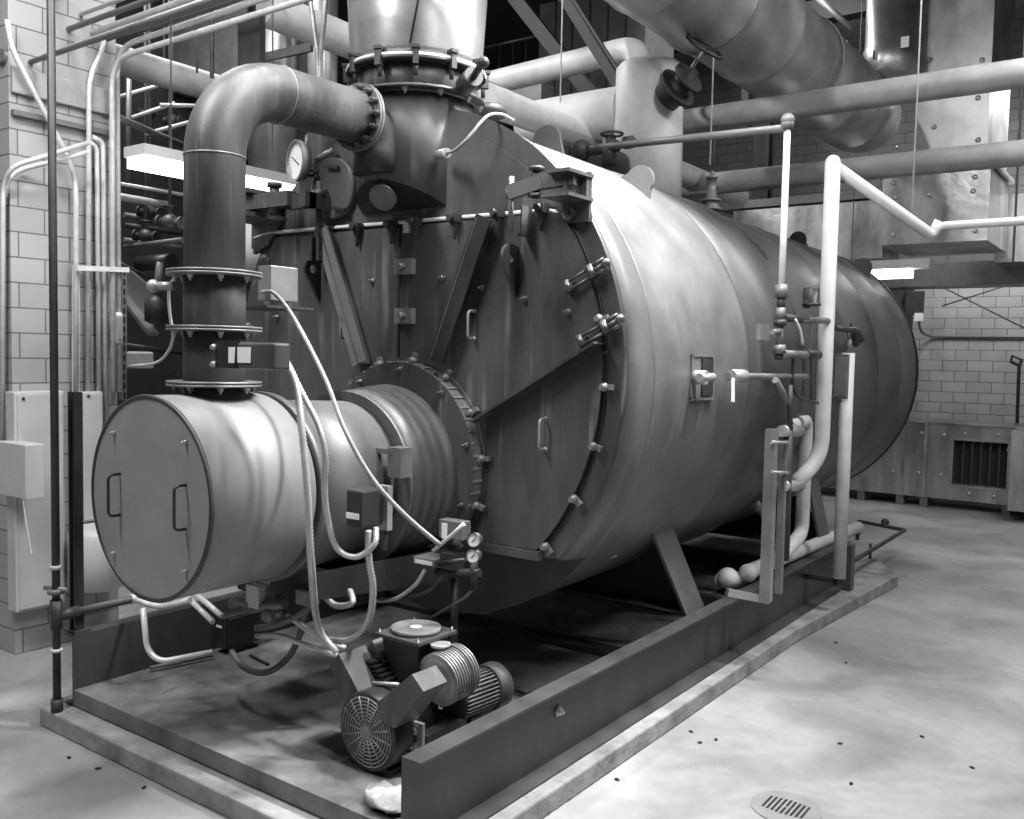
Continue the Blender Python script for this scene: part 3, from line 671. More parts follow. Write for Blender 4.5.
t = thing('conduit_fitting', 'small oval conduit fitting with cover halfway up the tall conduit', 'fitting', wx(118, 335, .12))
p = wx(118, 328, .115); c = MB(); c.box(p, (0.05, 0.07, 0.26)); c.build('fitting_body', 'conduit', t, bevel=0.02)
c = MB(); c.box(p+V(0.03, 0.0, 0), (0.012, 0.045, 0.2)); c.build('cover', 'galv', t, bevel=0.005)
def strutbar(name, label, p, q, w=0.045, dep=0.04, m='conduit', holes=True, n=14):
    t = thing(name, label, 'strut', p if p.z < q.z else q)
    c = MB(); d = (q-p); c.bar(p, q, dep, w, up=(0, 1, 0) if abs(d.z) > 0.3 else (0, 0, 1)); c.build('strut_channel', m, t)
    if holes:
        h = MB(); h.box((0, 0, 0), (0.006, w*0.4, 0.05)); hp = proto(h, 'ink')
        for i in range(n): child_at(hp, 'slot', t, p.lerp(q, (i+0.5)/n)+V(dep/2+0.002, 0, 0))
    return t
strutbar('slotted_strut', 'pale vertical slotted strut under the slanting conduit', wx(76, 266, .06), wx(76, 392, .06))
strutbar('slotted_strut', 'grey vertical slotted strut right of the conduit fitting', wx(123, 268, .03), wx(123, 400, .03), m='mid')
c = MB(); c.bar(wx(76, 268, .17), wx(128, 270, .17), 0.04, 0.04); tag(c.build('cross_strut', 'conduit'), 'short level strut clamping the upright conduits together', 'strut')
c = MB(); a = wx(40, 126, .03); c.bar(V(a.x, -1.05, a.z+.06), V(a.x, -0.2, a.z+.06), 0.04, 0.04); tag(c.build('wall_rail', 'mid'), 'thin level rail on the block wall above the conduits', 'rail')
for lab, pts, r in (('bent conduit looping off the left edge, upper of the two', [at(2, 440, y=-1.12), at(3, 185, y=-1.12), at(12, 166, y=-1.12), at(88, 143, y=-0.6)], .018),
                    ('bent conduit looping off the left edge, lower of the two', [at(4, 200, y=-1.10), at(9, 177, y=-1.10), at(20, 170, y=-1.0), at(88, 152, y=-0.6)], .018)):
    pipe('conduit', lab, 'conduit', pts, r, bend=.12)
# wide pale trunking on the upper wall
# black riser with tee and horizontal run
t = thing('black_riser_pipe', 'slim black iron riser pipe standing on the pad corner', 'pipe', (-1.42, -1.55, 0.121))
bx, by = at(54, 712, z=.122).x, at(54, 712, z=.122).y+0.02
c = MB(); c.cyl((bx, by, 0.122), (bx, by, 6.0), 0.024, seg=14); c.build('riser', 'dark', t)
zt_ = at(54, 615, y=by).z
c = MB(); c.cyl((bx, by, 0.122), (bx, by, 0.20), 0.036, seg=14); c.build('foot_coupling', 'dark', t)
c = MB(); c.cyl((bx, by, zt_-0.08), (bx, by, zt_+0.10), 0.036, seg=14); c.cyl((bx, by, zt_), (bx, by+0.14, zt_), 0.036, seg=14); c.build('tee_fitting', 'dark', t)
c = MB(); c.lathe([(0, .05), (.03, .05)], (bx, by, zt_+0.14), (0, 0, 1), 12); c.cyl((bx-.08, by-.03, zt_+.17), (bx+.08, by+.03, zt_+.17), 0.014); c.build('shutoff_valve', 'mid', t)
c = MB(); c.tube([V(bx, by+0.1, zt_), V(bx, -0.2, zt_+0.0)], 0.026, 12); c.build('level_run', 'dark', t)
c = MB(); c.cyl((bx, by+0.50, zt_), (bx, by+0.53, zt_), 0.033); c.build('pipe_clamp', 'white', t)
c = MB(); c.cyl((bx, by, 0.50), (bx, by, 0.52), 0.035); c.build('pipe_clamp', 'white', t)
c = MB(); c.cyl((bx, by, 1.02), (bx, by, 1.045), 0.033); c.build('pipe_clamp', 'white', t)
t = thing('black_strut_post', 'short black strut post bolted on the left skid rail', 'post', (-1.45, -1.44, 0.581))
q = at(75, 392, y=-1.42)
c = MB(); c.box2((q.x-0.035, -1.45, 0.581), (q.x-0.02, -1.39, q.z)); c.box2((q.x+0.02, -1.45, 0.581), (q.x+0.035, -1.39, q.z)); c.box2((q.x-0.02, -1.40, 0.581), (q.x+0.02, -1.39, q.z)); c.build('strut_channel', 'black', t)
c = MB(); c.box2((q.x-0.07, -1.47, 0.581), (q.x+0.07, -1.36, 0.595)); c.build('post_foot', 'skid', t)
# ================================================================== OVERHEAD CONDUIT RACK top left (runs along X)
k = 0
rack = [((95, 40), .02, 'x'), ((110, 33), .016, 'y'), ((25, 6), .022, 'z'), ((20, 47), .022, 'lowest'), ((40, 30), .016, 'second'), ((60, 45), .03, 'third'), ((70, 52), .018, 'fourth'), ((30, 18), .02, 'fifth'), ((60, 17), .022, 'sixth'), ((150, 28), .02, 'seventh')]
desc = ['very front', 'front thin', 'top left', 'fourth', 'slimmest', 'thickest', 'second slimmest', 'inner', 'upper middle', 'rearmost']
for (px, py), r, nm in rack:
    a = at(px, py, y=-0.90+0.10*k); b = V(1.6, a.y, a.z)
    pipe('overhead_conduit', desc[k]+' pale pipe of the sloping-looking bundle at the top left', 'pipe', [V(-3.04, a.y, a.z), b], r, 'conduit' if k % 3 else 'mid', group=None); k += 1
# rods that hang below the bundle
for i, (px, y0_, y1_) in enumerate(((164, 22, 58), (197, 22, 73), (212, 22, 78))):
    a = at(px, y0_, y=0.35); b = at(px, y1_, y=0.35)
    c = MB(); c.cyl(V(a.x, .35, b.z), V(a.x, .35, a.z+1.6), 0.010+0.008*(i == 2)); tag(c.build('hanger_rod', 'mid'), ['left thin', 'middle thin', 'right thicker'][i]+' hanger rod above the pale insulated pipe', 'rod')
# dark support bracket at the end of the conduit bundle
p = at(240, 20, y=-0.2); q = at(262, 62, y=-0.2)
t = thing('hanger_bracket', 'dark hanging steel bracket directly above the big elbow pipe', 'bracket', (p.x+.1, -.2, q.z))
c = MB(); c.box2((p.x, -0.22, q.z-0.05), (q.x, -0.17, p.z)); c.build('bracket_plate', 'dark', t); c = MB(); c.cyl(V((p.x+q.x)/2, -.195, p.z), V((p.x+q.x)/2, -.195, p.z+2.6), .03); c.build('drop_rod', 'dark', t)
# pale insulated pipes running back (along Y)
def ypipe(name, label, px, py, xw, y0, y1, r, m='ins', cat='pipe'):
    a = at(px, py, x=xw); c = MB(); c.cyl(V(xw, y0, a.z), V(xw, y1, a.z), r, seg=20); return tag(c.build(name, m), label, cat)
ypipe('insulated_pipe', 'pale insulated pipe running back behind the tall conduits at upper left', 170, 75, -3.6, -0.1, 6.0, 0.13)
ypipe('insulated_pipe', 'pale insulated pipe passing behind the metal stack towards the rear', 300, 22, -2.2, 0.6, 9.5, 0.15)
# pale trunk behind slanted conduit
q = at(50, 88, x=-3.02); tag(MB().box2((-3.048, -1.05, q.z-.10), (-3.01, -.22, q.z+.10)).build('wall_trunking', 'ins', bevel=.01), 'broad pale flat trunking near the top of the block wall', 'trunking')
pipe('tray_rail', 'dark level steel rail behind the tall conduits', 'rail', [at(118, 118, y=0.2), at(185, 146, y=2.2)], .035, 'mid')
pipe('tray_rail', 'dark upper steel angle above the block wall', 'rail', [at(0, 55, y=-1.1), at(90, 90, y=-.3)], .05, 'mid')
for i, (a, b) in enumerate((((115, 98), (160, 85)), ((116, 123), (175, 103)), ((145, 134), (190, 122)), ((160, 105), (200, 106)))):
    pipe('branch_conduit', ['short pale branch line, top of the four', 'short pale branch line, second from the top', 'short pale branch line just above the lit fixture', 'short level pale branch line touching the elbow'][i]+' behind the tall conduits', 'conduit', [at(*a, y=1.5), at(*b, y=1.9)], .022)
pipe('branch_conduit', 'thin pale line just below the lit fixture at left', 'conduit', [at(112, 182, y=1.2), at(190, 196, y=2.0)], .020)
pipe('branch_pipe', 'thick pale capped pipe below the lit fixture at left', 'pipe', [at(98, 193, y=1.0)-V(1.5, 0, 0), at(98, 193, y=1.0), at(168, 205, y=1.8)], .042, 'white')
pipe('branch_conduit', 'long slanting dark rod crossing the second boiler', 'rod', [at(118, 262, y=1.0), at(162, 284, y=1.6)], .014, 'dark')
pipe('drop_conduit', 'grey drop conduit left of the lit fixture', 'conduit', [at(129, 76, y=1.2), at(128, 183, y=1.2)], .028, 'mid')
# fluorescent fixtures
def fixture(label, a, b, xw, drop=0.0, w=0.22, h=0.13):
    p = at(*a, x=xw); q = at(*b, x=xw); t = thing('light_fixture', label, 'light', (xw, (p.y+q.y)/2, p.z-0.1))
    z = (p.z+q.z)/2
    c = MB(); c.prism([V(xw-w/2, p.y, z+h/2), V(xw+w/2, p.y, z+h/2), V(xw+w/2, p.y, z), V(xw-w/2, p.y, z)], (0, q.y-p.y, 0)); c.build('housing', 'cab', t)
    c = MB(); c.box2((xw-w/2+0.01, p.y+0.02, z-h/2), (xw+w/2-0.01, q.y-0.02, z-0.001)); c.build('diffuser', 'lamp', t)
    for yy in (p.y+.3, q.y-.3):
        c = MB(); c.cyl(V(xw, yy, z+h/2), V(xw, yy, 8.98), .006); c.build('hanger_rod', 'mid', t)
    return t
fixture('lit fluorescent fixture passing behind the elbow pipe at left', (134, 155), (300, 190), -2.0, w=0.26, h=0.15)
c = MB(); a = at(126, 32, y=4.2); b = at(262, 62, y=4.2); c.box2((-8.9, 4.2, b.z-.1), (b.x, 5.2, a.z+.1)); tag(c.build('rectangular_duct', 'galv'), 'silver rectangular duct behind the overhead conduits at upper left', 'duct')
c = MB(); a = at(120, 150, y=5.0); c.box2((-8.9, 5.6, a.z-.35), (-2.8, 5.9, a.z)); tag(c.build('bay_beam', 'mid'), 'grey level beam beyond the lit fixture', 'beam')
for i, (px, py, yy) in enumerate(((150, 112, 3.2), (172, 120, 3.4), (150, 212, 1.9), (170, 222, 1.6), (146, 236, 1.8))):
    q = at(px, py, y=yy); t = thing('valve_assembly', ['dark valve high behind the elbow, left of two', 'dark valve high behind the elbow, right of two', 'dark valve beside the capped pipe', 'knobbly fitting left of the elbow above the flange', 'small dark valve left of the knobbly fitting'][i], 'valve', q)
    c = MB(); c.sphere(q, .09, 12, 8); c.lathe([(-.16, .07), (-.13, .07), (-.13, .04), (.13, .04), (.13, .07), (.16, .07)], q, (1, .3, -.1), 12); c.build('valve_body', 'dark' if i != 3 else 'mid', t)
    c = MB(); c.torus(q+V(0, 0, .17), (0, 0, 1), .07, .01, 16, 6); c.build('handwheel', 'dark', t)
    c = MB(); c.cyl(q, V(q.x, q.y, 8.98), .018); c.build('drop_pipe', 'mid', t)
# second boiler beyond the opening (left background)
B2 = thing('second_boiler', 'second boiler half hidden behind the conduits at left', 'boiler', (-4.2, 4.0, 0.0))
c = MB(); c.lathe([(0, 1.30), (0.05, 1.35), (3.2, 1.35), (3.25, 1.30)], (-4.3, 2.4, 1.9), (0, 1, 0), 64); c.build('shell', 'mid', B2)
c = MB(); c.lathe([(0, 0.0), (0, 1.2), (0.05, 1.2)], (-4.3, 2.33, 1.9), (0, 1, 0), 48); c.build('front_plate', 'front', B2)
c = MB(); p = at(122, 290, y=2.2); q = at(150, 330, y=2.2); c.prism([at(116, 258, y=2.25), at(160, 296, y=2.25), at(152, 334, y=2.25), at(118, 312, y=2.25)], V(0, .03, 0)); c.build('sloping_panel', 'mid', B2)
c = MB(); c.bar(at(118, 288, y=2.2), at(153, 334, y=2.2), 0.05, 0.14, up=(0, 1, 0)); c.build('stiffener_bar', 'galv', B2)
c = MB(); c.box2((-5.4, 2.6, 0.0), (-3.2, 5.2, 0.6)); c.build('base_frame', 'dark', B2)
c = MB(); q = at(156, 310, y=1.4); c.lathe([(-0.16, .05), (-0.12, 0.12), (0.08, 0.12), (0.16, .05)], q, (0, 0, 1), 20); c.build('control_valve', 'dark', B2)
c = MB(); q = at(160, 262, y=1.4); c.cyl(q, at(156, 300, y=1.4), 0.04); c.cyl(at(125, 247, y=1.4), at(183, 240, y=1.4), 0.03); c.build('valve_stem', 'mid', B2)
pipe('black_header', 'black square header behind the pipework left of the elbow', 'pipe', [at(140, 264, y=1.8), at(172, 262, y=1.9)], .10, 'black')
c = MB(); c.box(at(140, 360, y=1.2), (0.22, 0.2, 0.18)); tag(c.build('valve_actuator', 'cab', bevel=.02), 'pale blocky actuator behind the drum top', 'actuator')
for i, (py, mm) in enumerate(((345, 'dark'), (225, 'dark'), (240, 'mid'), (215, 'mid'))):
    pipe('machine_rail', ['dark', 'black', 'grey', 'pale'][i]+' level rail seen between conduits and elbow, '+['lowest', 'second from top', 'second from bottom', 'topmost'][i], 'rail', [at(124, py, y=1.7), at(181, py+8, y=2.4)], .035, mm)
pipe('looped_cable', 'pale cable looping down left of the flanged pipe', 'cable', catmull([at(176, 276, y=-1.35), at(169, 290, y=-1.3), at(170, 315, y=-1.25), at(173, 335, y=-1.2), at(168, 352, y=-1.1), at(155, 363, y=-.9), at(130, 366, y=-.5)], 6), .009, 'white', bend=0.01)
# pale horizontal tank behind
t = thing('pale_storage_tank', 'large pale rounded tank behind the flanged vertical pipe', 'tank', (-2.4, 1.6, 0.0))
c = MB(); q = at(228, 238, y=1.0); c.lathe([(0, 0.0), (0.03, 0.18), (0.10, 0.30), (0.2, 0.36), (1.2, 0.36), (1.3, 0)], V(q.x, 0.8, q.z), (-0.1, 1, 0), 48); c.build('tank_body', 'tank', t)
for xx in (-0.3, 0.3):
    c = MB(); c.box2((q.x+xx*.6-0.05, 1.3, 0.0), (q.x+xx*.6+0.05, 1.5, q.z-0.25)); c.build('leg', 'mid', t)
# vertical silver duct behind elbow
c = MB(); q = at(274, 80, y=3.0); c.cyl(V(q.x, 3.0, 3.6), V(q.x, 3.0, 8.98), 0.30, seg=32); tag(c.build('vertical_duct', 'galv'), 'silver vertical duct behind the big elbow', 'duct')
c = MB(); q = at(322, 50, y=3.4); c.cyl(V(q.x, 3.4, 3.6), V(q.x, 3.4, 8.9), 0.19, seg=32); tag(c.build('vertical_duct', 'galv'), 'narrower silver vertical duct left of the metal stack', 'duct')
c = MB(); c.bar(at(262, 58, y=2.682), at(312, 47, y=2.682), 0.04, 0.10); tag(c.build('duct_support', 'dark'), 'flat bracket across the silver duct above the elbow', 'bracket')
# flexible conduits hanging left of stack
for i, pts in enumerate((([(310, -8), (313, 20), (317, 50), (319, 80)]), ([(326, -8), (324, 20), (321, 50), (320, 80)]))):
    c = MB(); c.flex([at(*p, y=-0.15+.3) for p in pts], 0.020, 8, 0.03); tag(c.build('flexible_conduit', 'flex'), ['left', 'right'][i]+' corrugated conduit of the V hanging left of the stack', 'conduit')
# ================================================================== FRONT INSTRUMENTS ON BOILER
t = thing('dial_thermometer', 'large white round dial gauge above the left of the boiler front', 'gauge', at(297, 185, y=-0.1))
gq = at(297, 161, y=-0.15); gd = V(-0.30, -1, 0).normalized()
c = MB(); c.lathe([(-0.05, 0.0), (-0.05, 0.13), (0.02, 0.145), (0.02, 0.128), (0.0, 0.128)], gq, gd, 48); c.build('bezel', 'mid', t)
c = MB(); c.lathe([(0.0, 0.127), (0.004, 0.127)], gq, gd, 48); dlo = c.build('dial', 'face', t)
c = MB(); U_, W_, D_ = frame(gd); c.bar(gq+D_*0.012+U_*(-0.06)+W_*(0.035), gq+D_*0.012+U_*0.05-W_*0.03, 0.008, 0.003); c.build('needle', 'ink', dlo)
mk = MB(); mk.box((0, 0, 0), (0.004, 0.002, 0.016)); mkp = proto(mk, 'ink')
for i in range(21):
    a = math.radians(-45+270*i/20); child_at(mkp, 'scale_mark', dlo, gq+D_*0.006+U_*math.cos(a)*0.108+W_*math.sin(a)*0.108, (0, -a+PI/2, 0))
c = MB(); c.tube(smooth_path([at(307, 135, y=-.1), at(305, 165, y=-.1), at(326, 182, y=-.02)], .05), .012, 8); c.tube([at(316, 160, y=-.05), at(334, 150, y=-.05)], .022, 8); c.build('mounting_pipe', 'mid', t)
c = MB(); q = at(343, 195, y=-0.03); c.lathe([(0, 0.21), (0.05, 0.21), (0.055, 0.2)], V(-0.62, -0.013, 3.52), (0, -1, 0), 48); c.build('round_cover', 'front', BO)
for dx, dz in ((0.03, 0.14), (0.10, -0.15), (-0.17, 0.10)):
    c = MB(); c.bar(V(-0.62+dx-.06, -0.09, 3.52+dz+.01), V(-0.62+dx+.06, -0.09, 3.52+dz-.01), 0.02, 0.02); c.build('cover_latch', 'black', BO)
# galvanised box on bracket
t = thing('control_box', 'galvanised control box on a flat bracket beside the flanged pipe', 'box', at(280, 300, y=-0.9))
p = at(258, 266, y=-1.0); q = at(271, 300, y=-1.0)
c = MB(); c.box2((p.x, -1.0, q.z), (q.x, -0.80, p.z)); c.build('box_body', 'galv', t, bevel=.004)
c = MB(); c.box2((p.x-0.30, -1.05, q.z-0.045), (q.x+0.02, -0.70, q.z-0.03)); c.build('bracket_shelf', 'dark', t)
# motor actuator on flanged pipe
t = thing('damper_actuator', 'dark boxy actuator with two white labels on the flanged pipe', 'actuator', at(250, 370, y=-1.65))
p = at(212, 342, y=-1.66); q = at(274, 370, y=-1.66); c = MB(); m_ = at(237, 356, y=-1.66)
c.box2((m_.x, -1.66, q.z), (q.x, -1.56, p.z)); mh = c.build('motor_housing', 'front', t, bevel=.012)
c = MB(); c.box2((p.x, -1.64, q.z), (m_.x-0.002, -1.58, p.z+.01)); c.build('mounting_plate', 'black', t)
for (x0, x1) in ((229, 235), (238, 251)):
    a = at(x0, 347, y=-1.663); b = at(x1, 363, y=-1.663); c = MB(); c.box2((a.x, -1.667, b.z), (b.x, -1.663, a.z)); c.build('label_plate', 'label', mh)
for py in (347, 364): 
    c = MB(); c.lathe([(0, .018), (.02, .012)], at(214.5, py, y=-1.641), (0, -1, 0), 12); c.build('cap_screw', 'boltlight', t)
# long grey cable from control box to instruments
pipe('grey_cable', 'smooth grey cable sweeping from the control box down to the gauges', 'cable', catmull([at(262, 292, y=-1.02), at(275, 294, y=-1.05), at(295, 320, y=-1.15), at(325, 378, y=-1.22), at(345, 430, y=-1.25), at(372, 478, y=-1.2), at(405, 515, y=-1.1), at(440, 545, y=-.98)], 6), .012, 'cable', bend=.01)
# corrugated conduits over the drum
def flexthing(label, pts, r, m='flex'):
    c = MB(); c.flex(pts, r, 10, 0.020); return tag(c.build('flexible_conduit', m), label, 'conduit')
flexthing('corrugated conduit falling over the drum end to the blower, frontmost', [at(285, 360, y=-1.5), at(296, 385, y=-1.52), at(303, 440, y=-1.55), at(308, 500, y=-1.55), at(311, 560, y=-1.5), at(318, 625, y=-1.2), at(336, 652, y=-1.12)], .019)
flexthing('corrugated conduit behind it crossing the throat', [at(286, 361, y=-1.45), at(303, 395, y=-1.42), at(318, 425, y=-1.40), at(325, 455, y=-1.38), at(325, 500, y=-1.30), at(335, 545, y=-1.2), at(355, 557, y=-1.15), at(374, 545, y=-1.1), at(376, 528, y=-1.06)], .017)
flexthing('corrugated conduit dropping from the black actuator to the deck', [at(368, 530, y=-1.1), at(369, 560, y=-1.1), at(373, 590, y=-1.05), at(368, 622, y=-1.0), at(350, 640, y=-1.0), at(328, 640, y=-1.0)], .019)
flexthing('short corrugated loop under the throat', [at(325, 572, y=-1.0), at(322, 590, y=-1.0), at(335, 605, y=-1.0), at(352, 603, y=-1.0), at(350, 590, y=-.95)], .018)
# black actuator
t = thing('gas_valve_actuator', 'black square actuator with a white label below the burner throat', 'actuator', at(362, 527, y=-1.05))
p = at(346, 489, y=-1.16); q = at(361, 529, y=-1.16); x1 = at(378, 520, y=-1.16).x
c = MB(); c.box2((p.x, -1.16, q.z), (q.x+.0, -1.0, p.z)); c.build('motor_housing', 'black', t, bevel=.012)
c = MB(); c.box2((q.x-.05, -.998, q.z-.03), (q.x+.03, -.96, p.z+.01)); c.build('back_plate', 'galv', t)
a = at(346.5, 512, y=-1.163); b = at(359, 520, y=-1.163); c = MB(); c.box2((a.x, -1.167, b.z), (b.x, -1.162, a.z)); c.build('label_plate', 'label', t)
c = MB(); c.cyl(V(q.x-.01, -.98, q.z-.14), V(q.x-.01, -.98, q.z-.03), .02); c.build('stem', 'dark', t)
# gas train with gauges
t = thing('pressure_switch_manifold', 'small manifold of switches with two round gauges beneath the throat', 'gauge', at(440, 600, y=-.9))
YG = -0.50
c = MB(); p = at(439, 519, y=YG); q = at(462, 541, y=YG); c.box2((p.x, YG, q.z), (q.x, YG+.08, p.z)); c.build('upper_switch', 'mid', t, bevel=.004)
c = MB(); p2 = at(442, 523, y=YG-.003); q2 = at(447, 539, y=YG-.003); c.box2((p2.x, YG-.006, q2.z), (q2.x, YG-.001, p2.z)); c.build('switch_scale', 'label', t)
c = MB(); p = at(413, 556, y=YG-.05); q = at(434, 568, y=YG-.05); c.box2((p.x, YG-.05, q.z), (q.x, YG+.10, p.z)); c.build('lower_switch', 'mid', t, bevel=.004)
c = MB(); p = at(415, 559, y=YG-.055); q = at(432, 566, y=YG-.055); c.box2((p.x, YG-.056, q.z), (q.x, YG-.051, p.z)); c.build('switch_label', 'label', t)
for (px, py) in ((474, 540), (473, 556)):
    g = at(px, py, y=YG-.05); c = MB(); c.lathe([(-.05, .0), (-.05, .036), (.01, .041), (.01, .036), (0, .036)], g, (0.35, -1, .05), 24); cc = c.build('pressure_gauge', 'bolt', t)
    d_ = V(0.35, -1, .05).normalized(); c = MB(); c.lathe([(0.001, .035), (.003, .035)], g, d_, 24); f_o = c.build('gauge_dial', 'face', cc)
    c = MB(); c.bar(g+d_*.006+V(-.015, 0, -.015), g+d_*.006+V(.018, 0, .02), .005, .003); c.build('gauge_needle', 'ink', cc)
c = MB(); c.tube([at(437, 572, y=YG+.03), at(480, 573, y=YG+.03)], .024, 10); c.tube([at(474, 590, y=YG+.03), at(474, 560, y=YG+.03)], .022, 10); c.box(at(452, 560, y=YG+.03), (.10, .1, .09)); c.tube([at(435, 563, y=YG-.02), at(465, 560, y=YG-.02)], .012, 8); c.build('manifold_pipe', 'dark', t)
c = MB(); c.cyl(at(455, 578, y=YG+.1), V(at(455, 578, y=YG+.1).x, YG+.1, .233), .022); c.build('manifold_post', 'dark', t)
pipe('gauge_cable', 'short white cable across the two switches of the manifold', 'cable', [at(464, 524, y=YG-.06), at(452, 535, y=YG-.07), at(433, 551, y=YG-.07)], .011, 'white', bend=.05)
pipe('gauge_cable', 'pale cable curving left from under the manifold', 'cable', catmull([at(425, 570, y=YG-.03), at(415, 585, y=YG-.03), at(395, 599, y=YG-.03), at(372, 600, y=YG), at(345, 590, y=YG+.05)], 6), .012, 'conduit', bend=.01)
pipe('gauge_cable', 'thin dark sensing line falling right of the manifold to the deck', 'cable', [at(474, 588, y=YG+.03), at(465, 598, y=YG+.03), at(427, 620, y=YG+.03)], .009, 'mid', bend=.03)
pipe('gauge_cable', 'second pale cable curving behind the first under the manifold', 'cable', catmull([at(442, 573, y=YG+.06), at(430, 590, y=YG+.08), at(405, 598, y=YG+.1), at(380, 598, y=YG+.1)], 6), .010, 'mid', bend=.01)
# thermocouple lead on flue
t = thing('thermocouple_lead', 'pale curved sensor lead arching beside the flue outlet', 'cable', at(445, 155, y=-.25))
c = MB(); c.tube(catmull([at(447, 153, y=-.22), at(455, 150, y=-.22), at(468, 138, y=-.2), at(486, 117, y=-.1), at(500, 114, y=.1), at(513, 120, y=.3)], 6), .010, 8); c.build('lead', 'cable', t)
c = MB(); c.cyl(at(447, 153, y=-.22), at(438, 155, y=-.12), .03); c.build('sensor_head', 'boltlight', t)
c = MB(); c.lathe([(0, .14), (.06, .14)], at(487, 116, y=.7), (0, 0, 1), 20); c.build('cap', 'dark', t)
# ================================================================== DECK ITEMS
DZ = 0.231
t = thing('black_junction_box', 'black junction box with a small white label on the deck at left', 'box', at(225, 655, z=DZ))
a = at(214, 652, z=DZ); 
c = MB(); w_ = 0.21; c.box2((a.x, a.y, DZ+.04), (a.x+.13, a.y+.30, DZ+.27)); c.build('box_body', 'black', t, bevel=.006)
c = MB(); c.box2((a.x+.131, a.y+.02, DZ+.05), (a.x+.15, a.y+.28, DZ+.26)); c.build('box_cover', 'black', t)
c = MB(); c.box2((a.x+.03, a.y-.004, DZ+.19), (a.x+.09, a.y-.001, DZ+.205)); c.build('label_plate', 'label', t)
for dx in (.02, .09):
    c = MB(); c.box2((a.x+dx, a.y+.05, DZ), (a.x+dx+.03, a.y+.25, DZ+.04)); c.build('foot', 'dark', t)
pipe('rigid_conduit', 'rigid grey conduit dropping from the pipe run into the black junction box', 'conduit', [at(143, 608, y=-1.30), at(147, 650, y=-1.30), at(160, 662, y=-1.28), at(213, 652, y=-1.05)], .018, 'conduit', bend=.12)
pipe('rigid_conduit', 'second rigid conduit lying just above the deck', 'conduit', [at(150, 668, z=DZ+.03), at(213, 655, z=DZ+.03)], .014, 'mid')
for i, pts in enumerate(([(187, 597), (213, 622)], [(197, 595), (222, 616)], [(135, 600), (160, 608), (190, 600)])):
    pipe('short_conduit', ['left one of two short conduits slanting into the junction box', 'right one of two short conduits slanting into the junction box', 'sagging conduit under the drum edge'][i], 'conduit', [at(*p, y=-.95 if i < 2 else -1.1) for p in pts], .018, 'conduit')
cabs = [('black cable looped on the deck beside the junction box', [(232, 652), (245, 668), (268, 672), (290, 655), (303, 625), (308, 600)], .020, 'mid'),
        ('pale hose arching right of the junction box', [(257, 636), (280, 636), (305, 645), (335, 655), (345, 660)], .017, 'conduit'),
        ('grey hose rising from the junction box towards the throat', [(257, 628), (275, 625), (300, 615), (318, 600)], .022, 'mid'),
        ('pale stiff conduit slanting down to the blower', [(270, 607), (290, 617), (320, 638), (345, 648)], .018, 'conduit')]
for lab, pts, r, m in cabs:
    pipe('deck_cable', lab, 'cable', catmull([at(px, py, y=-.85 if j not in (1, 2) else -.95) for j, (px, py) in enumerate(pts)], 6), r, m, bend=.01)
# gas valve cluster under the drum
t = thing('gas_valve_train', 'cluster of dark gas valves half hidden under the burner drum', 'valve', at(270, 640, z=DZ))
a = at(284, 575, y=-.75); b = at(340, 612, y=-.75)
c = MB(); c.box2((a.x, -.75, b.z), (b.x, -.45, a.z)); c.build('valve_housing', 'dark', t, bevel=.02)
c = MB(); a = at(236, 575, y=-.6); b = at(275, 600, y=-.6); c.box2((a.x, -.6, b.z), (b.x, -.4, a.z)); c.build('mixing_box', 'black', t, bevel=.02)
c = MB(); c.tube([at(232, 604, y=-1.0), at(240, 600, y=-1.0), at(252, 604, y=-1.0)], .035, 10); c.tube([at(248, 608, y=-1.0), at(285, 604, y=-1.0)], .03, 10); c.build('valve_pipe', 'mid', t)
c = MB(); c.box(at(256, 596, y=-1.0), (.12, .06, .14)); c.build('terminal_block', 'cab', t, bevel=.006)
c = MB(); c.box(at(306, 598, y=-1.0), (.13, .04, .08)); c.build('bracket_tab', 'mid', t)
c = MB(); c.sphere(at(270, 615, y=-1.0), .05); c.cyl(at(270, 615, y=-1.0), at(285, 612, y=-.95), .03); c.build('regulator', 'mid', t)
# ------------- blower
BL = thing('twin_port_blower', 'dark blower with fan grille, two square ports and finned motor on the deck', 'blower', (0.75, -0.85, DZ))
fc = V(.865, -1.165, .447)
ax = V(0.03, 1, 0).normalized(); Uf, Wf, Df = frame(ax)
fr_ = 0.207
c = MB(); c.lathe([(0.0, fr_-.028), (0.0, fr_-.008), (.012, fr_), (0.13, fr_), (0.14, fr_-.02), (.34, fr_-.04), (.34, 0)], fc, ax, 48)
c.build('fan_housing', 'black', BL)
c = MB(); c.lathe([(.012, fr_-.02), (.014, 0)], fc, ax, 48); c.build('fan_recess', 'ink', BL)
for k in range(8):
    c = MB(); c.torus(fc-ax*0.002, ax, 0.046+k*0.019, 0.0042, 48, 6); c.build('grille_ring', 'grille', BL)
for k in range(16):
    a = 2*PI*k/16+.1; e1 = Uf*math.cos(a)+Wf*math.sin(a); c = MB(); c.tube([fc-ax*.005+e1*.03, fc-ax*.005+e1*(fr_-.022)], .0044, 6); c.build('grille_spoke', 'grille', BL)
c = MB(); c.lathe([(-.010, .0), (-.010, .034), (.0, .038)], fc, ax, 24); c.build('grille_hub', 'mid', BL)
def port(pxs, y0, y1, name, m='front'):
    c = MB(); a = [at(px, py, y=y0) for px, py in pxs]; c.prism(a, V(0, y1-y0, 0)); return c.build(name, m, BL, bevel=.005)
port([(329, 665), (338.5, 653.5), (358.5, 692), (362, 704), (345, 704)], -1.10, -.90, 'left_port')
port([(376, 703), (412, 674), (424, 692), (394, 729), (380, 720)], -1.19, -1.01, 'right_port')
port([(363, 652), (372, 640), (384, 662), (380, 672)], -.88, -.78, 'left_port_neck', 'mid')
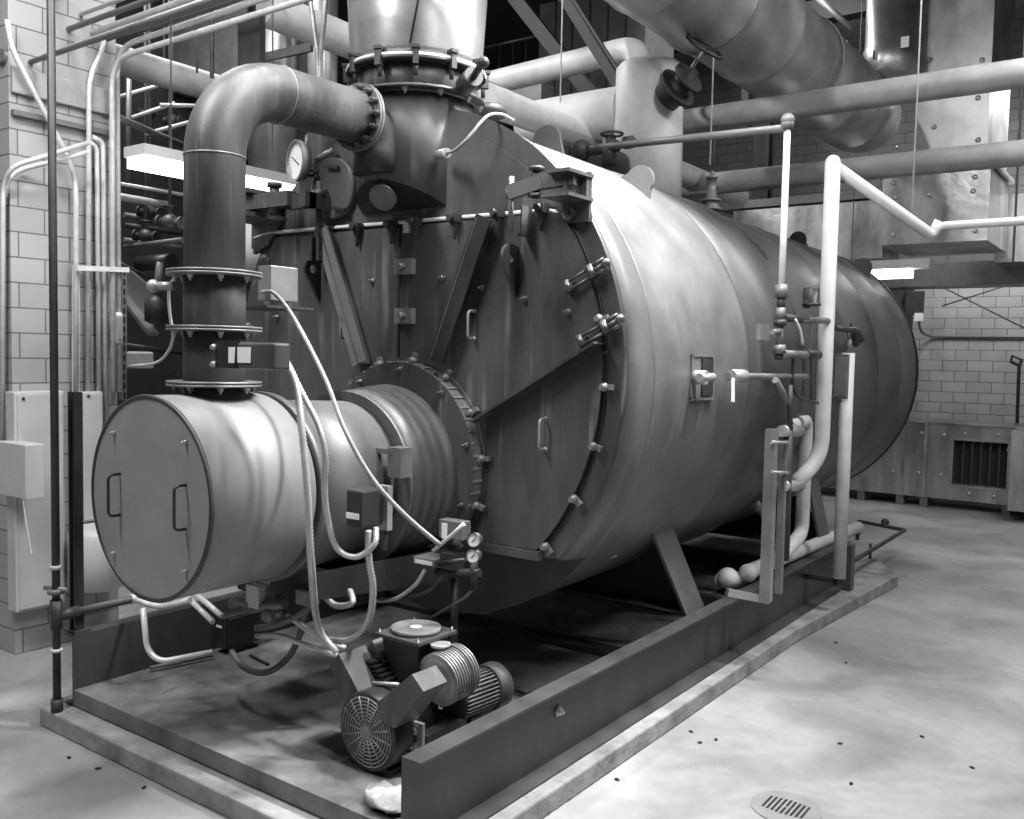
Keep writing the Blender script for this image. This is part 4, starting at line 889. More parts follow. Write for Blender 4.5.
for k in range(7):
    c = MB(); a_ = at(372+k*3.2, 655+k*4.4, y=-.86); c.box(a_, (.20, .20, .010)); c.build('cooling_fin', 'black', BL)
c = MB(); p = at(416, 631, y=-.75); tz_ = p.z
cx_, cy_ = p.x, -.75
tp = [V(cx_+a_*.13, cy_+b_*.13, tz_-.02) for a_, b_ in ((-1, -1), (1, -1), (1, 1), (-1, 1))]; bt = [V(cx_+a_*.09, cy_+b_*.09, .42) for a_, b_ in ((-1, -1), (1, -1), (1, 1), (-1, 1))]
c.add(tp+bt, [(0, 1, 2, 3), (7, 6, 5, 4), (0, 4, 5, 1), (1, 5, 6, 2), (2, 6, 7, 3), (3, 7, 4, 0)]); c.build('inlet_body', 'black', BL)
c = MB(); c.box((cx_, cy_, tz_-.01), (.325, .325, .022)); c.build('inlet_flange', 'skid', BL, bevel=.004)
c = MB(); c.lathe([(0, .055), (0, .138), (.024, .138), (.024, .055)], (cx_, cy_, tz_+.002), (0, 0, 1), 40); c.build('inlet_ring', 'skidtop', BL)
c = MB(); c.lathe([(0, .05), (.01, .05), (.02, .03), (.02, 0)], (cx_, cy_, tz_+.008), (0, 0, 1), 24); c.build('inlet_plug', 'rag', BL, label='pale rag stuffed in the inlet')
BSM = proto(hexbolt(0.010, 0.012, (0, 0, 1)), 'bolt')
for dx in (-.14, .14):
    for dy in (-.14, .14): child_at(BSM, 'flange_bolt', BL, (cx_+dx, cy_+dy, tz_+.001))
def motor(c0, axd, L, r, name, m, nf=22):
    c = MB()
    c.lathe([(0, 0), (0, r*.9), (L, r*.9), (L, 0)], c0, axd, 32); U, W, D = frame(axd)
    for i in range(nf):
        a = 2*PI*i/nf; e = U*math.cos(a)+W*math.sin(a); tn = D.cross(e)
        c.prism([c0+e*r*.85-tn*.004, c0+e*r*1.08-tn*.003, c0+e*r*1.08+tn*.003, c0+e*r*.85+tn*.004], D*L)
    return c.build(name, m, BL)
ma = V(0.10, 1, 0).normalized()
m0 = V(1.02, -.66, .50); motor(m0, ma, .26, .112, 'motor_body', 'mid', 34)
c = MB(); mcp = m0+ma*.262; c.lathe([(0, .118), (0, .135), (.09, .135), (.11, .12), (.12, .06), (.12, 0)], mcp, ma, 32); c.build('motor_cowl', 'front', BL)
h0 = at(450, 674, y=-.76); ha = V(.05, 1, .10).normalized()
c = MB(); pr = [(0, 0.0), (0, .10)]
for k in range(10):
    pr += [(k*.019+.006, .115), (k*.019+.006, .142), (k*.019+.012, .142), (k*.019+.012, .115)]
pr += [(.2, .1), (.21, 0)]
c.lathe(pr, h0-ha*.10, ha, 40); c.build('finned_head', 'galv', BL)
c = MB(); q = at(441, 652, y=-.78); c.lathe([(-.05, .03), (.05, .028), (.05, .055), (.065, .055)], q-V(0, 0, .02), (-.05, 0, 1), 16); c.build('head_port', 'boltlight', BL)
c = MB(); c.torus(h0+ha*.03, ha, .15, .005, 40, 6); c.build('clamp_band', 'mid', BL)
c = MB(); c.box2((.72, -1.13, DZ), (1.0, -.40, DZ+.035)); c.box2((.92, -.98, DZ+.035), (1.12, -.66, DZ+.20)); c.box2((.95, -.62, DZ), (1.12, -.42, DZ+.18)); c.build('blower_base', 'black', BL)
c = MB(); c.box((1.06, -1.0, .42), (.10, .02, .16)); c.build('side_plate', 'galv', BL)
for zz in (.38, .46):
    child_at(BOLT_YL, 'plate_bolt', BL, (1.06, -1.011, zz))
c = MB(); c.tube([V(.80, -1.06, .66), V(.96, -1.03, .68)], .012, 8); c.build('tie_bar', 'grille', BL)
# rag at the channel end
c = MB(); q = at(388, 800, z=DZ+.03); c.sphere((0, 0, 0), .12, 24, 14, (1.1, .8, .36))
for v in c.v:
    n_ = math.sin(v.x*60)*math.cos(v.y*47)*.014+math.sin(v.z*90+v.x*30)*.01; v += Vector((n_, -n_, abs(n_))); v += q
tag(c.build('crumpled_rag', 'rag', ), 'crumpled pale rag on the deck against the right skid rail', 'rag')
for i, (a, b) in enumerate((((250, 655), (268, 664)),)):
    pipe('steel_rod_scrap', 'short black rod lying on the deck by the looped cable', 'rod', [at(*a, z=DZ+.012), at(*b, z=DZ+.012)], .010, 'ink')
pipe('deck_pipe', 'dark pipe lying across the deck behind the blower', 'pipe', [at(500, 683, z=DZ+.03), at(530, 694, z=DZ+.03)], .02, 'dark')
# floor drain
t = thing('floor_drain', 'round slotted floor drain in the concrete at bottom right', 'drain', at(786, 806, z=.0))
q = at(786, 808, z=.0)
c = MB(); c.lathe([(0, .13), (0, .185), (.006, .185), (.006, .13)], q+V(0, 0, .0005), (0, 0, 1), 40); c.build('drain_ring', 'cable', t)
c = MB(); c.lathe([(0, .129), (.004, .129)], q+V(0, 0, .0005), (0, 0, 1), 40); c.build('drain_grate', 'cable', t)
sl = MB(); sl.box((0, 0, 0), (.014, .085, .002)); slp = proto(sl, 'ink')
for i in range(-4, 5):
    for sg in (-1, 1):
        child_at(slp, 'slot', t, q+V(i*.026, sg*.048*(1-abs(i)*.08), .0058), (0, 0, 0))
# ================================================================== RIGHT SIDE PIPING
def mark(t, q, n=1): pass
XS = 1.73
t = thing('white_stand_pipe', 'straight white upright post pipe standing outside the right rail', 'pipe', at(839, 580, x=1.50))
p = at(839, 578, x=XS); q = at(849, 353, x=XS)
zb_ = 0.125
c = MB(); c.cyl(V(XS, p.y, max(zb_, p.z)), V(XS, p.y, q.z), 0.058, seg=24); c.build('post', 'white', t)
c = MB(); c.cyl(V(XS, p.y, p.z-.05), V(XS, p.y, p.z), 0.045, seg=20); c.box2((1.422, p.y-.04, p.z-.045), (XS-.04, p.y+.04, p.z-.02)); c.build('foot_bracket', 'black', t)
c = MB(); c.cyl(V(XS, p.y, q.z), V(XS, p.y, q.z+.12), 0.03); c.torus(V(XS, p.y, q.z+.20), (1, 0, 0), .07, .008, 20, 6); c.build('top_hook', 'mid', t)
t2 = thing('safety_switch', 'grey flat switch box fixed between the white pipe and the post', 'switch', at(838, 400, x=XS))
a = at(833, 354, y=p.y-.10); b = at(847, 399, y=p.y-.10); c = MB(); c.box2((a.x, p.y-.10, b.z), (b.x, p.y-.065, a.z)); c.build('box_body', 'mid', t2, bevel=.004)
c = MB(); c.box2((a.x+.03, p.y-.115, b.z+.02), (b.x-.01, p.y-.10, a.z-.02)); c.build('box_cover', 'galv', t2)
for zz in (a.z-.10, b.z+.10):
    c = MB(); c.box2((a.x-.03, p.y-.12, zz-.03), (a.x+.01, p.y-.08, zz+.03)); c.build('switch_lug', 'boltlight', t2)
# steel leg at the end of the rail
c = MB(); a = at(848, 545, x=1.56); c.box2((1.525, a.y, .121), (1.60, a.y+.12, .58)); tag(c.build('rail_end_post', 'skid'), 'short dark end post closing the right skid rail', 'post')
# big white insulated pipe with bends
XB = 1.78
w1 = at(836, 172, x=XB); w0 = at(818, 452, x=XB); YB = (w1.y+w0.y)/2
n1 = V(XB, YB, w1.z+.06)
e1 = at(934, 237, x=3.0)
# slanting run to the right then level to the right edge
d1 = at(932, 236, y=YB+0.9); d2 = V(6.0, d1.y, d1.z+.0)
lo = V(XB, YB, w0.z-.05); lo2 = at(792, 487, x=1.62)
t = thing('white_bent_pipe', 'white insulated pipe bending right overhead and left near the bottom', 'pipe', V(XB, YB, 1.2))
c = MB(); c.tube(smooth_path([n1, V(XB, YB, lo.z), lo2], .22, 8), .062, 20); c.build('upright_run', 'white', t)
c = MB(); c.tube(smooth_path([n1+V(0, 0, -.02), d1, d1+V(.06, 0, .12)], .06, 5), .050, 20); c.sphere(n1, .062, 16, 10); c.build('slanting_run', 'white', t)
dd = at(940, 226, y=d1.y); c = MB(); c.tube(smooth_path([d1, dd, V(6.5, dd.y, dd.z)], .1, 6), .036, 16); c.build('level_run', 'white', t)
for (px, py) in ((828, 230), (822, 330)):
    pass
c = MB(); c.cyl(at(787, 488, x=1.62), at(794, 486, x=1.62), .075); c.build('end_cap', 'bolt', t)
# second white pipe
X2 = 1.52
a = at(806, 425, x=X2); b = at(799, 535, x=X2)
pipe('white_drain_pipe', 'short white upright pipe bent at both ends beside the water column', 'pipe', [at(788, 427, x=X2+.08), V(X2, a.y, a.z+.05), V(X2, a.y, b.z), at(775, 562, x=X2)], .060, 'white', bend=.12, seg=20)
t = thing('low_white_pipe', 'white insulated pipe lying along the right skid rail', 'pipe', V(1.42, 4, .6))
c = MB(); a = at(735, 585, x=1.30); b = at(858, 527, x=1.36); c.tube([at(722, 580, x=1.25), at(740, 580, x=1.30)], .07, 16); c.tube([at(748, 572, x=1.38), b], .062, 20); c.sphere(at(748, 573, x=1.38), .075); c.sphere(at(728, 578, x=1.3), .085); c.build('pipe_run', 'white', t)
for px, py in ((812, 548), (818, 545), (816, 547)):
    pass
bb = at(814, 547, x=1.36)
for k, dy in enumerate((-.12, 0.0, .12)):
    c = MB(); dv = (b-at(748, 572, x=1.38)).normalized(); c.torus(bb+dv*dy, dv, .0625, .006, 20, 5, 0.2+k*.3, 2.4); c.build('stencil_stripe', 'ink', t)
# low drain line loop beyond
lp = [at(748, 622, x=1.60), at(905, 527, x=1.60), at(858, 519, x=1.20), at(856, 519, x=1.20)]
t = thing('drain_line', 'thin dark drain line looping off the end of the skid', 'pipe', lp[1])
zL = .30
q1 = at(905, 530, z=zL); q2 = at(858, 521, z=zL+.02); q0 = at(790, 595, z=zL)
c = MB(); c.tube(smooth_path([V(q1.x+.02, q1.y-2.8, zL), q1, q2, q2-V(0, 0, .25)], .03, 3), .024, 10); c.build('line', 'dark', t)
c = MB(); q = at(885, 522, z=zL+.05); c.sphere(q, .05, 10, 6); c.cyl(q-V(0, .08, .03), q+V(0, .08, -.03), .035); c.build('valve', 'dark', t)
for kk in (.25, .5, .75):
    c = MB(); q = q2-V(0, 0, .02+kk*.22); c.lathe([(0, .035), (.03, .035)], q, (0, 0, 1), 10); c.build('union', 'dark', t)
c = MB(); c.cyl(q1-V(.1, 1.2, 0), V(q1.x-.1, q1.y-1.2, .0), .016); c.build('support_leg', 'dark', t)
# water column frame (two struts)
XC = 1.78
t = thing('water_column', 'upright strut frame holding the dark water column beside the boiler', 'gauge', at(768, 600, x=XC))
def upr(px, y0p, y1p, w, name, m, px2=None):
    a = at(px, y0p, x=XC); b = at(px2 or px, y1p, x=XC); c = MB(); c.box2((XC-w/2, a.y-w/2, b.z), (XC+w/2, a.y+w/2, a.z)); return c.build(name, m, t)
upr(772, 429, 598, .075, 'front_strut', 'galv'); upr(784, 440, 590, .05, 'rear_strut', 'mid')
a = at(784, 427, x=XC); 
c = MB(); c.cyl(at(788, 425, x=XC-.02), at(784, 560, x=XC-.02), .04); c.build('column_body', 'dark', t)
for py in (442, 472):
    c = MB(); c.cyl(at(772, py, x=XC+.03), at(788, py+1, x=XC+.03), .012); c.build('u_bolt', 'boltlight', t)
for py in (431, 486):
    c = MB(); c.cyl(at(782, py, x=XC), at(800, py, x=1.62), .045); c.build('pipe_clamp', 'boltlight', t)
c = MB(); a = at(727, 592, x=1.55); b = at(768, 600, x=XC); c.bar(a, b, .06, .05); c.build('base_strut', 'galv', t)
# tall thin riser from the overhead line to instruments
XR = 1.80
ra = at(787, 124, x=XR); rb = at(780, 345, x=XR)
YR = (ra.y+rb.y)/2
t = thing('instrument_riser', 'slim grey riser hanging in front of the shell with valves below', 'pipe', V(XR, YR, 2.4))
c = MB(); c.cyl(V(XR, YR, rb.z+.1), V(XR, YR, ra.z), .024); c.build('riser', 'conduit', t)
def rz(py): return at(783, py, x=XR).z
for (y0, y1, r, m) in ((285, 298, .045, 'mid'), (298, 308, .03, 'dark'), (308, 320, .034, 'mid'), (320, 326, .045, 'dark'), (326, 345, .026, 'mid'), (345, 354, .045, 'mid'), (354, 360, .03, 'dark')):
    c = MB(); c.cyl(V(XR, YR, rz(y1)), V(XR, YR, rz(y0)), r, seg=12); c.build('union', m, t)
c = MB(); c.cyl(V(XR, YR, ra.z-.03), V(XR, YR, ra.z+.03), .045); c.sphere(V(XR, YR, ra.z+.03), .05); c.build('top_tee', 'mid', t)
c = MB(); q = V(XR, YR, rz(332)); c.cyl(q, at(772, 332, x=XR+.02), .02); c.box(at(763, 332, x=XR+.02), (.03, .17, .11)); c.build('level_switch', 'mid', t)
def iv(px0, px1, py, r, m='dark', x=XR, name='branch'):
    c = MB(); c.cyl(at(px0, py, x=x), at(px1, py+1, x=x), r, seg=10); return c.build(name, m, t)
iv(783, 806, 318, .03); iv(800, 832, 320, .028, 'mid'); iv(783, 808, 354, .032, 'mid'); iv(806, 818, 354, .038)
c = MB(); c.cyl(at(806, 306, x=XR), at(811, 290, x=XR), .03); c.build('vent_neck', 'dark', t)
c = MB(); q = at(811, 306, x=XR+.02); c.lathe([(0, .05), (.0, .072), (.02, .072), (.02, .062), (.13, .062), (.14, .056), (.14, 0)], q, (0, 0, 1), 24); c.build('black_pressure_switch', 'black', t)
c = MB(); c.tube([at(835, 328, x=XR-.05), at(858, 331, x=XR-.05), at(862, 340, x=XR-.1)], .025, 10); c.tube([at(855, 330, x=XR-.06), at(856, 343, x=XR-.15)], .04, 10); c.build('side_branch', 'dark', t)
c = MB(); c.tube(catmull([at(795, 319, x=XR+.03), at(800, 330, x=XR+.05), at(803, 345, x=XR+.05)], 4), .011, 8); c.build('sensing_tube', 'white', t)
c = MB(); c.tube(catmull([at(793, 358, x=XR), at(793, 385, x=XR), at(800, 398, x=XR), at(818, 403, x=XR)], 5), .012, 8); c.build('black_hose', 'black', t)
c = MB(); c.tube([at(811, 325, x=XR), at(811, 400, x=XR)], .006, 6); c.build('capillary', 'dark', t)
c = MB(); c.cyl(at(790, 385, x=XR), at(790, 430, x=XR), .02); c.build('lower_stem', 'dark', t)
# try-cock line
t = thing('try_cock_line', 'pale level pipe with a white-handled valve in front of the shell', 'pipe', at(760, 380, x=1.80))
c = MB(); c.tube([at(728, 376, x=1.72), at(806, 377, x=1.80)], .024, 12); c.build('pipe_run', 'mid', t)
c = MB(); c.cyl(at(731, 376, x=1.74), at(744, 376, x=1.76), .045, seg=8); c.build('valve_body', 'boltlight', t)
c = MB(); a = at(733, 378, x=1.78); b = at(733, 402, x=1.80); c.bar(a, b, .03, .012, up=(1, 0, 0)); c.build('valve_handle', 'white', t)
c = MB(); c.tube([at(775, 380, x=1.80), at(782, 392, x=1.80), at(786, 402, x=1.80)], .026, 10); c.build('drop_branch', 'mid', t)
# small shell fittings low
t = thing('blowdown_fitting', 'small pale angled fitting low on the shell beside the strut frame', 'fitting', at(760, 512, x=1.4))
c = MB(); c.cyl(at(757, 505, x=1.35), at(766, 518, x=1.42), .03); c.cyl(at(755, 503, x=1.33), at(760, 509, x=1.37), .04); c.build('fitting_body', 'mid', t)
# ================================================================== UPPER RIGHT
def xpipe(name, label, px, py, yw, x0, x1, r, m='white', cat='pipe'):
    a = at(px, py, y=yw); c = MB(); c.cyl(V(x0, yw, a.z), V(x1, yw, a.z), r, seg=24); return tag(c.build(name, m), label, cat)
xpipe('white_header_pipe', 'upper of two white level pipes crossing at the upper right', 850, 98, 4.6, -1.0, 7.0, .125, 'ins')
xpipe('white_header_pipe', 'lower of two white level pipes crossing at the upper right', 850, 170, 5.6, -1.0, 7.0, .125, 'ins')
# insulated steam outlet
t = thing('steam_outlet_pipe', 'thick white lagged upright steam pipe with elbow behind the boiler shoulder', 'pipe', (.1, 3.2, 3.86))
p = at(650, 70, y=3.2); rr_ = .31
c = MB(); c.lathe([(0, rr_+.01), (p.z-3.80, rr_), (p.z-3.76, rr_-.03), (p.z-3.74, 0)], V(p.x, 3.2, 3.80), (0, 0, 1), 40); c.build('lagged_riser', 'white', t)
q = at(560, 122, y=3.2); c = MB(); c.lathe([(0, .20), (.08, .24), (1.15, .24)], V(p.x-1.40, 3.2, q.z), (1, 0, 0), 32); c.build('lagged_branch', 'white', t)
q = at(682, 84, y=2.95); c = MB(); c.lathe([(-.16, .13), (-.04, .13), (-.04, .19), (0, .19), (0, .10), (.10, .09), (.10, .15), (.13, .15), (.13, .05), (.2, .04)], q+V(-.03, 0, -.02), (1, -.2, .55), 24); c.build('valve_bonnet', 'blackm', t)
hw = at(705, 47, y=2.9); c = MB(); hd = (hw-q).normalized(); c.torus(hw, hd, .17, .016, 32, 6); U, W, D = frame(hd)
c.tube([hw-U*.17, hw+U*.17], .01, 6); c.tube([hw-W*.17, hw+W*.17], .01, 6); c.build('handwheel', 'blackm', t)
c = MB(); c.cyl(q, hw, .018); c.build('valve_stem', 'bolt', t)
t = thing('lagged_overhead_pipe', 'white lagged pipe ending in an elbow above the thick steam pipe', 'pipe', at(560, 70, y=4.6))
a = at(487, 84, y=4.6); b = at(640, 47, y=4.6); c = MB(); c.tube(smooth_path([V(a.x-1.2, 4.6, a.z-.1), a, b, b+V(.1, -.2, -.5)], .25, 6), .14, 24); c.build('pipe_run', 'white', t)
ypipe('lagged_pipe', 'pale lagged pipe running back right of the metal stack', 500, 104, -0.6, 1.6, 7.0, 0.13, 'white')
# dark diagonal braces
t = thing('diagonal_brace', 'left one of two dark diagonal steel braces at top centre', 'brace', at(592, 93, y=5.4))
c = MB(); c.bar(at(512, -6, y=5.4), at(592, 96, y=5.4), .17, .1, up=(0, 1, 0)); c.build('brace_bar', 'steel', t)
t = thing('diagonal_brace', 'right one of two dark diagonal steel braces at top centre', 'brace', at(617, 90, y=4.0))
c = MB(); c.bar(at(563, -6, y=4.0), at(622, 90, y=4.0), .11, .1, up=(0, 1, 0)); c.bar(at(570, -6, y=3.9), at(627, 84, y=3.9), .03, .03, up=(0, 1, 0)); c.build('brace_bar', 'steel', t)
# thin dark steam line with valve
t = thing('feed_line', 'thin dark level pipe with valves just above the boiler shoulder', 'pipe', at(640, 142, y=2.6))
a = at(592, 148, y=2.4); b = V(XR, YR, ra.z)
c = MB(); c.tube([a, at(787, 128, x=XR)], .030, 12); c.build('line', 'mid', t)
c = MB(); c.cyl(at(625, 143, y=2.42), at(632, 142, y=2.4), .055, seg=8); c.build('union', 'dark', t)
c = MB(); c.sphere(at(582, 150, y=2.4), .09, 14, 8); c.cyl(at(580, 152, y=2.4), at(618, 146, y=2.4), .05); c.torus(at(612, 134, y=2.4), (0, 0, 1), .09, .012, 20, 6); c.cyl(at(609, 136, y=2.4), at(609, 165, y=2.4), .06); c.build('valve_body', 'dark', t)
# relief valve on top
t = thing('relief_valve', 'small safety relief valve standing on top of the shell', 'valve', at(711, 212, y=3.6))
q = at(711, 208, y=3.6)
c = MB(); c.lathe([(-.18, .05), (-.02, .05), (-.02, .09), (.0, .09), (.0, .065), (.06, .07), (.06, .09), (.08, .09), (.08, .05), (.13, .05), (.13, .042), (.27, .042), (.27, .055), (.29, .055), (.29, .02), (.34, .02), (.34, 0)], q, (0, 0, 1), 16); c.build('valve_body', 'mid', t)
c = MB(); c.cyl(q+V(0, 0, .02), q+V(-.12, -.02, .02), .035); c.build('outlet', 'mid', t)
c = MB(); c.cyl(q+V(0, 0, .30), q+V(.02, 0, .75), .006); c.build('lift_wire', 'dark', t)
# round ducts
t = thing('round_overhead_duct', 'big silver round duct slanting across the top right of the view', 'duct', at(760, 70, y=6))
xd = at(865, 118, y=8.3); c = MB(); prd = [(0, .50)]
Ld = 8.3
for k in range(1, 8): prd += [(k*1.1-.02, .50), (k*1.1, .512), (k*1.1+.02, .50)]
prd += [(Ld-.25, .50), (Ld, .46), (Ld, 0)]
c.lathe(prd, V(xd.x, 8.3-Ld, xd.z), (0, 1, 0), 48); c.build('duct_run', 'galv', t)
for yv in (3.3, 5.6):
    c = MB(); c.torus(V(xd.x, yv, xd.z), (0, 1, 0), .515, .012, 48, 6); c.build('hanger_band', 'mid', t)
    c = MB(); c.cyl(V(xd.x, yv, xd.z+.5), V(xd.x, yv, 8.98), .008); c.build('hanger_rod', 'mid', t)
t = thing('vertical_round_duct', 'dark silver vertical round duct dropping beside the slanting duct', 'duct', at(890, 80, y=8.8))
q = at(890, 78, y=8.8); c = MB(); c.lathe([(0, .30), (.06, .36), (.36, .36), (.38, .34), (8.9-q.z, .34)], V(q.x, 8.8, q.z), (0, 0, 1), 40); c.build('duct_run', 'galv', t)
c = MB(); c.box(at(905, 42, y=8.42), (.10, .02, .14)); c.build('tag_plate', 'label', t)
c = MB(); c.box(at(874, 55, y=8.42), (.02, .02, .12)); c.build('latch', 'ink', t)
pipe('drain_strut', 'pale slanting strut under the vertical round duct', 'strut', [at(906, 84, y=8.75), at(878, 136, y=8.3)], .05, 'galv')
# foil wrapped plenum
def at_y(a, y): return at(a[0], a[1], y=y)
t = thing('foil_wrapped_riser', 'tall foil-wrapped rectangular duct with pins at the upper right', 'duct', at(950, 240, y=9.0))
YF = 9.2
a = at_y((886, 150), YF); b = at_y((995, 240), YF); top = 8.9
aa = at_y((917, 100), YF); bb_ = at_y((994, 100), YF)
c = MB(); c.box2((aa.x, YF, at_y((900, 172), YF).z), (bb_.x-.05, YF+1.6, top)); c.build('upper_section', 'galv', t)
aa = at_y((883, 200), YF); bb_ = at_y((990, 200), YF)
c = MB(); c.box2((aa.x, YF-.05, at_y((900, 245), YF).z), (bb_.x, YF+1.5, at_y((900, 176), YF).z)); c.build('lower_section', 'foil', t)
c = MB(); z_ = at_y((900, 172), YF).z; c.box2((aa.x-.1, YF-.09, z_-.03), (bb_.x+.06, YF+1.55, z_+.03)); c.build('joint_flange', 'galv', t)
PN = MB(); PN.lathe([(0, .035), (.006, .035), (.012, .01), (.012, 0)], (0, 0, 0), (0, -1, 0), 12); PNP = proto(PN, 'boltlight')
for px, py in ((895, 198), (930, 195), (973, 191), (893, 235), (975, 177), (893, 183), (975, 231)): child_at(PNP, 'insulation_pin', t, at(px, py, y=YF-.052))
for px, py in ((934, 127), (978, 98), (978, 140), (898, 148), (982, 60), (930, 60)): child_at(PNP, 'insulation_pin', t, at(px, py, y=YF-.002))
# transition hood
a = at(905, 264, y=11.6); b = at(1024, 284, y=11.6)
c = MB(); c.box2((a.x-1.0, 11.6, b.z), (b.x+2, 12.2, a.z)); tag(c.build('lintel_beam', 'mid'), 'long grey level beam above the tiled wall at right', 'beam')
# right neighbour panel
c = MB(); p_ = at_y((998, 180), YF+1.62); c.box2((p_.x, YF+1.62, at_y((1000, 262), YF+1.6).z), (p_.x+1.6, YF+2.4, at_y((1000, 195), YF+1.6).z)); tag(c.build('foil_side_duct', 'foil'), 'foil-wrapped duct at the far right edge above the tiles', 'duct')
t = thing('foil_cross_duct', 'foil-wrapped level duct running behind the boiler shoulder', 'duct', at(840, 255, y=9.8))
a = at(770, 205, y=9.6); b = at(882, 258, y=9.6)
c = MB(); c.box2((a.x-.6, 9.6, b.z), (b.x, 10.6, at(800, 206, y=9.6).z)); c.build('duct_section', 'foil', t)
c = MB(); c.box2((a.x-.9, 9.65, at(800, 203, y=9.6).z), (b.x, 10.5, at(800, 195, y=9.6).z)); c.build('top_flange', 'mid', t)
# rear light
t = fixture_r = thing('light_fixture', 'lit fluorescent fixture glowing behind the boiler shoulder at right', 'light', at(885, 272, y=9.6))
a = at(842, 262, y=8.9); b = at(905, 284, y=8.9)
c = MB(); c.box2((a.x, 8.9, a.z-.12), (b.x+.3, 9.15, a.z)); c.build('housing', 'cab', t)
c = MB(); c.box2((a.x, 8.92, a.z-.24), (b.x+.05, 9.13, a.z-.121)); c.build('diffuser', 'lamp', t)
c = MB(); c.cyl(V(a.x+.1, 9.0, a.z), V(a.x+.1, 9.0, 8.98), .006); c.build('hanger_rod', 'mid', t)
# steel columns
for lab, px, w_, yv in (('dark steel column right of the relief valve', 760, .26, 10.5), ('narrower dark hanger post left of the dark column', 742, .12, 9.6)):
    q = at(px, 180, y=yv); c = MB()
    c.box2((q.x-w_/2, yv, .0 if w_ > .2 else 6.0), (q.x+w_/2, yv+.03, 8.99)); c.box2((q.x-w_/2, yv+.22, .0 if w_ > .2 else 6.0), (q.x+w_/2, yv+.25, 8.99)); c.box2((q.x-.02, yv+.03, .0 if w_ > .2 else 6.0), (q.x+.02, yv+.22, 8.99))
    tag(c.build('steel_column', 'steel'), lab, 'column')
c = MB(); q = at(800, 20, y=11.5); c.box2((-6, 11.4, q.z-.1), (9, 11.7, q.z+.25)); tag(c.build('roof_beam', 'steel'), 'dark level roof beam across the rear bay', 'beam')
pipe('roof_brace', 'thin dark slanting roof member near the vertical round duct', 'brace', [at(815, -5, y=10), at(853, 30, y=10)], .05, 'mid')
# tall pale panels behind braces
t = thing('metal_enclosure', 'tall grey panelled enclosure behind the diagonal braces', 'enclosure', at(580, 100, y=8.5))
a = at(540, 5, y=8.6); b = at(690, 100, y=8.6)
c = MB(); c.box2((a.x, 8.6, 0.001), (b.x-.8, 9.6, a.z)); c.build('panel_body', 'mid', t)
for k in range(1, 6):
    xx = a.x+(b.x-.8-a.x)*k/6; c = MB(); c.box2((xx-.01, 8.57, 3.5), (xx+.01, 8.599, a.z)); c.build('panel_seam', 'dark', t)
t = thing('guard_rail', 'thin handrail with posts behind the metal stack', 'railing', at(510, 60, y=9.8))
a = at(488, 47, y=9.8); b = at(540, 36, y=9.8)
c = MB(); c.cyl(V(a.x-1, 9.8, a.z), V(b.x, 9.8, a.z), .03); c.build('top_rail', 'bolt', t)
for px in (500, 513, 526):
    q = at(px, 50, y=9.8); c = MB(); c.cyl(V(q.x, 9.8, a.z-1.5), V(q.x, 9.8, a.z), .022); c.build('rail_post', 'bolt', t)
c = MB(); c.box2((a.x-1.2, 9.7, a.z-1.56), (b.x+.1, 10.6, a.z-1.48)); c.build('walkway_floor', 'steel', t)
for xx in (a.x-1.0, b.x-.1):
    c = MB(); c.box2((xx-.06, 10.2, .001), (xx+.06, 10.32, a.z-1.56)); c.build('support_column', 'steel', t)
# thin hanging rods
for i, (px, yv, y0, y1) in enumerate(((912, 4.2, -10, 210), (560, 3.0, -10, 110), (710, 3.3, -10, 165), (780, 4.2, -10, 40), (1013, 8.0, 190, 262), (352, 1.6, -10, 90))):
    a = at(px, y1, y=yv); c = MB(); c.cyl(V(a.x, yv, a.z), V(a.x, yv, 8.98), .007+.006*(i == 4))
    tag(c.build('hanging_wire', 'conduit' if i < 4 else 'mid'), ['thin wire hanging in front of the foil duct', 'thin wire hanging between the two braces', 'thin wire hanging over the relief valve', 'thin wire holding the slanting round duct', 'thin rod at the right edge by the foil duct', 'thin rod just left of the metal stack'][i], 'wire')
# lower foil duct with opening
t = thing('floor_foil_duct', 'low foil-wrapped floor duct with a dark square opening at right', 'duct', (1.0, 12.3, .12))
YD = 12.0
x0 = at(800, 450, y=YD).x; x1 = at(1016, 450, y=YD).x; ztp = at(960, 425, y=YD).z; zbt = .17
oa = at(954, 440, y=YD); ob_ = at(1006, 489, y=YD)
c = MB()
c.box2((x0, YD, zbt), (oa.x, YD+.9, ztp)); c.box2((ob_.x, YD, zbt), (x1, YD+.9, ztp)); c.box2((oa.x, YD, zbt), (ob_.x, YD+.9, ob_.z)); c.box2((oa.x, YD, oa.z), (ob_.x, YD+.9, ztp))
c.build('duct_body', 'foil', t)
c = MB(); c.box2((oa.x, YD+.25, ob_.z), (ob_.x, YD+.27, oa.z)); c.build('opening_back', 'ink', t)
for k in range(1, 6):
    xx = oa.x+(ob_.x-oa.x)*k/6; c = MB(); c.box2((xx-.015, YD+.10, ob_.z), (xx+.015, YD+.14, oa.z)); c.build('opening_slat', 'dark', t)
c = MB()
for a_, b_ in (((oa.x-.04, ob_.z-.04), (oa.x, oa.z+.04)), ((ob_.x, ob_.z-.04), (ob_.x+.04, oa.z+.04)), ((oa.x, oa.z), (ob_.x, oa.z+.04)), ((oa.x, ob_.z-.04), (ob_.x, ob_.z))):
    c.box2((a_[0], YD-.02, a_[1]), (b_[0], YD-.001, b_[1]))
c.build('opening_frame', 'galv', t)
for px in (903, 925):
    xx = at(px, 460, y=YD).x; c = MB(); c.box2((xx-.025, YD-.03, zbt), (xx+.025, YD-.001, ztp)); c.build('duct_rib', 'galv', t)
for px in (862, 901, 925, 1012):
    xx = min(x1-.1, at(px, 460, y=YD).x); c = MB(); c.box2((xx-.06, YD+.02, .001), (xx+.06, YD+.3, zbt)); c.build('duct_foot', 'mid', t)
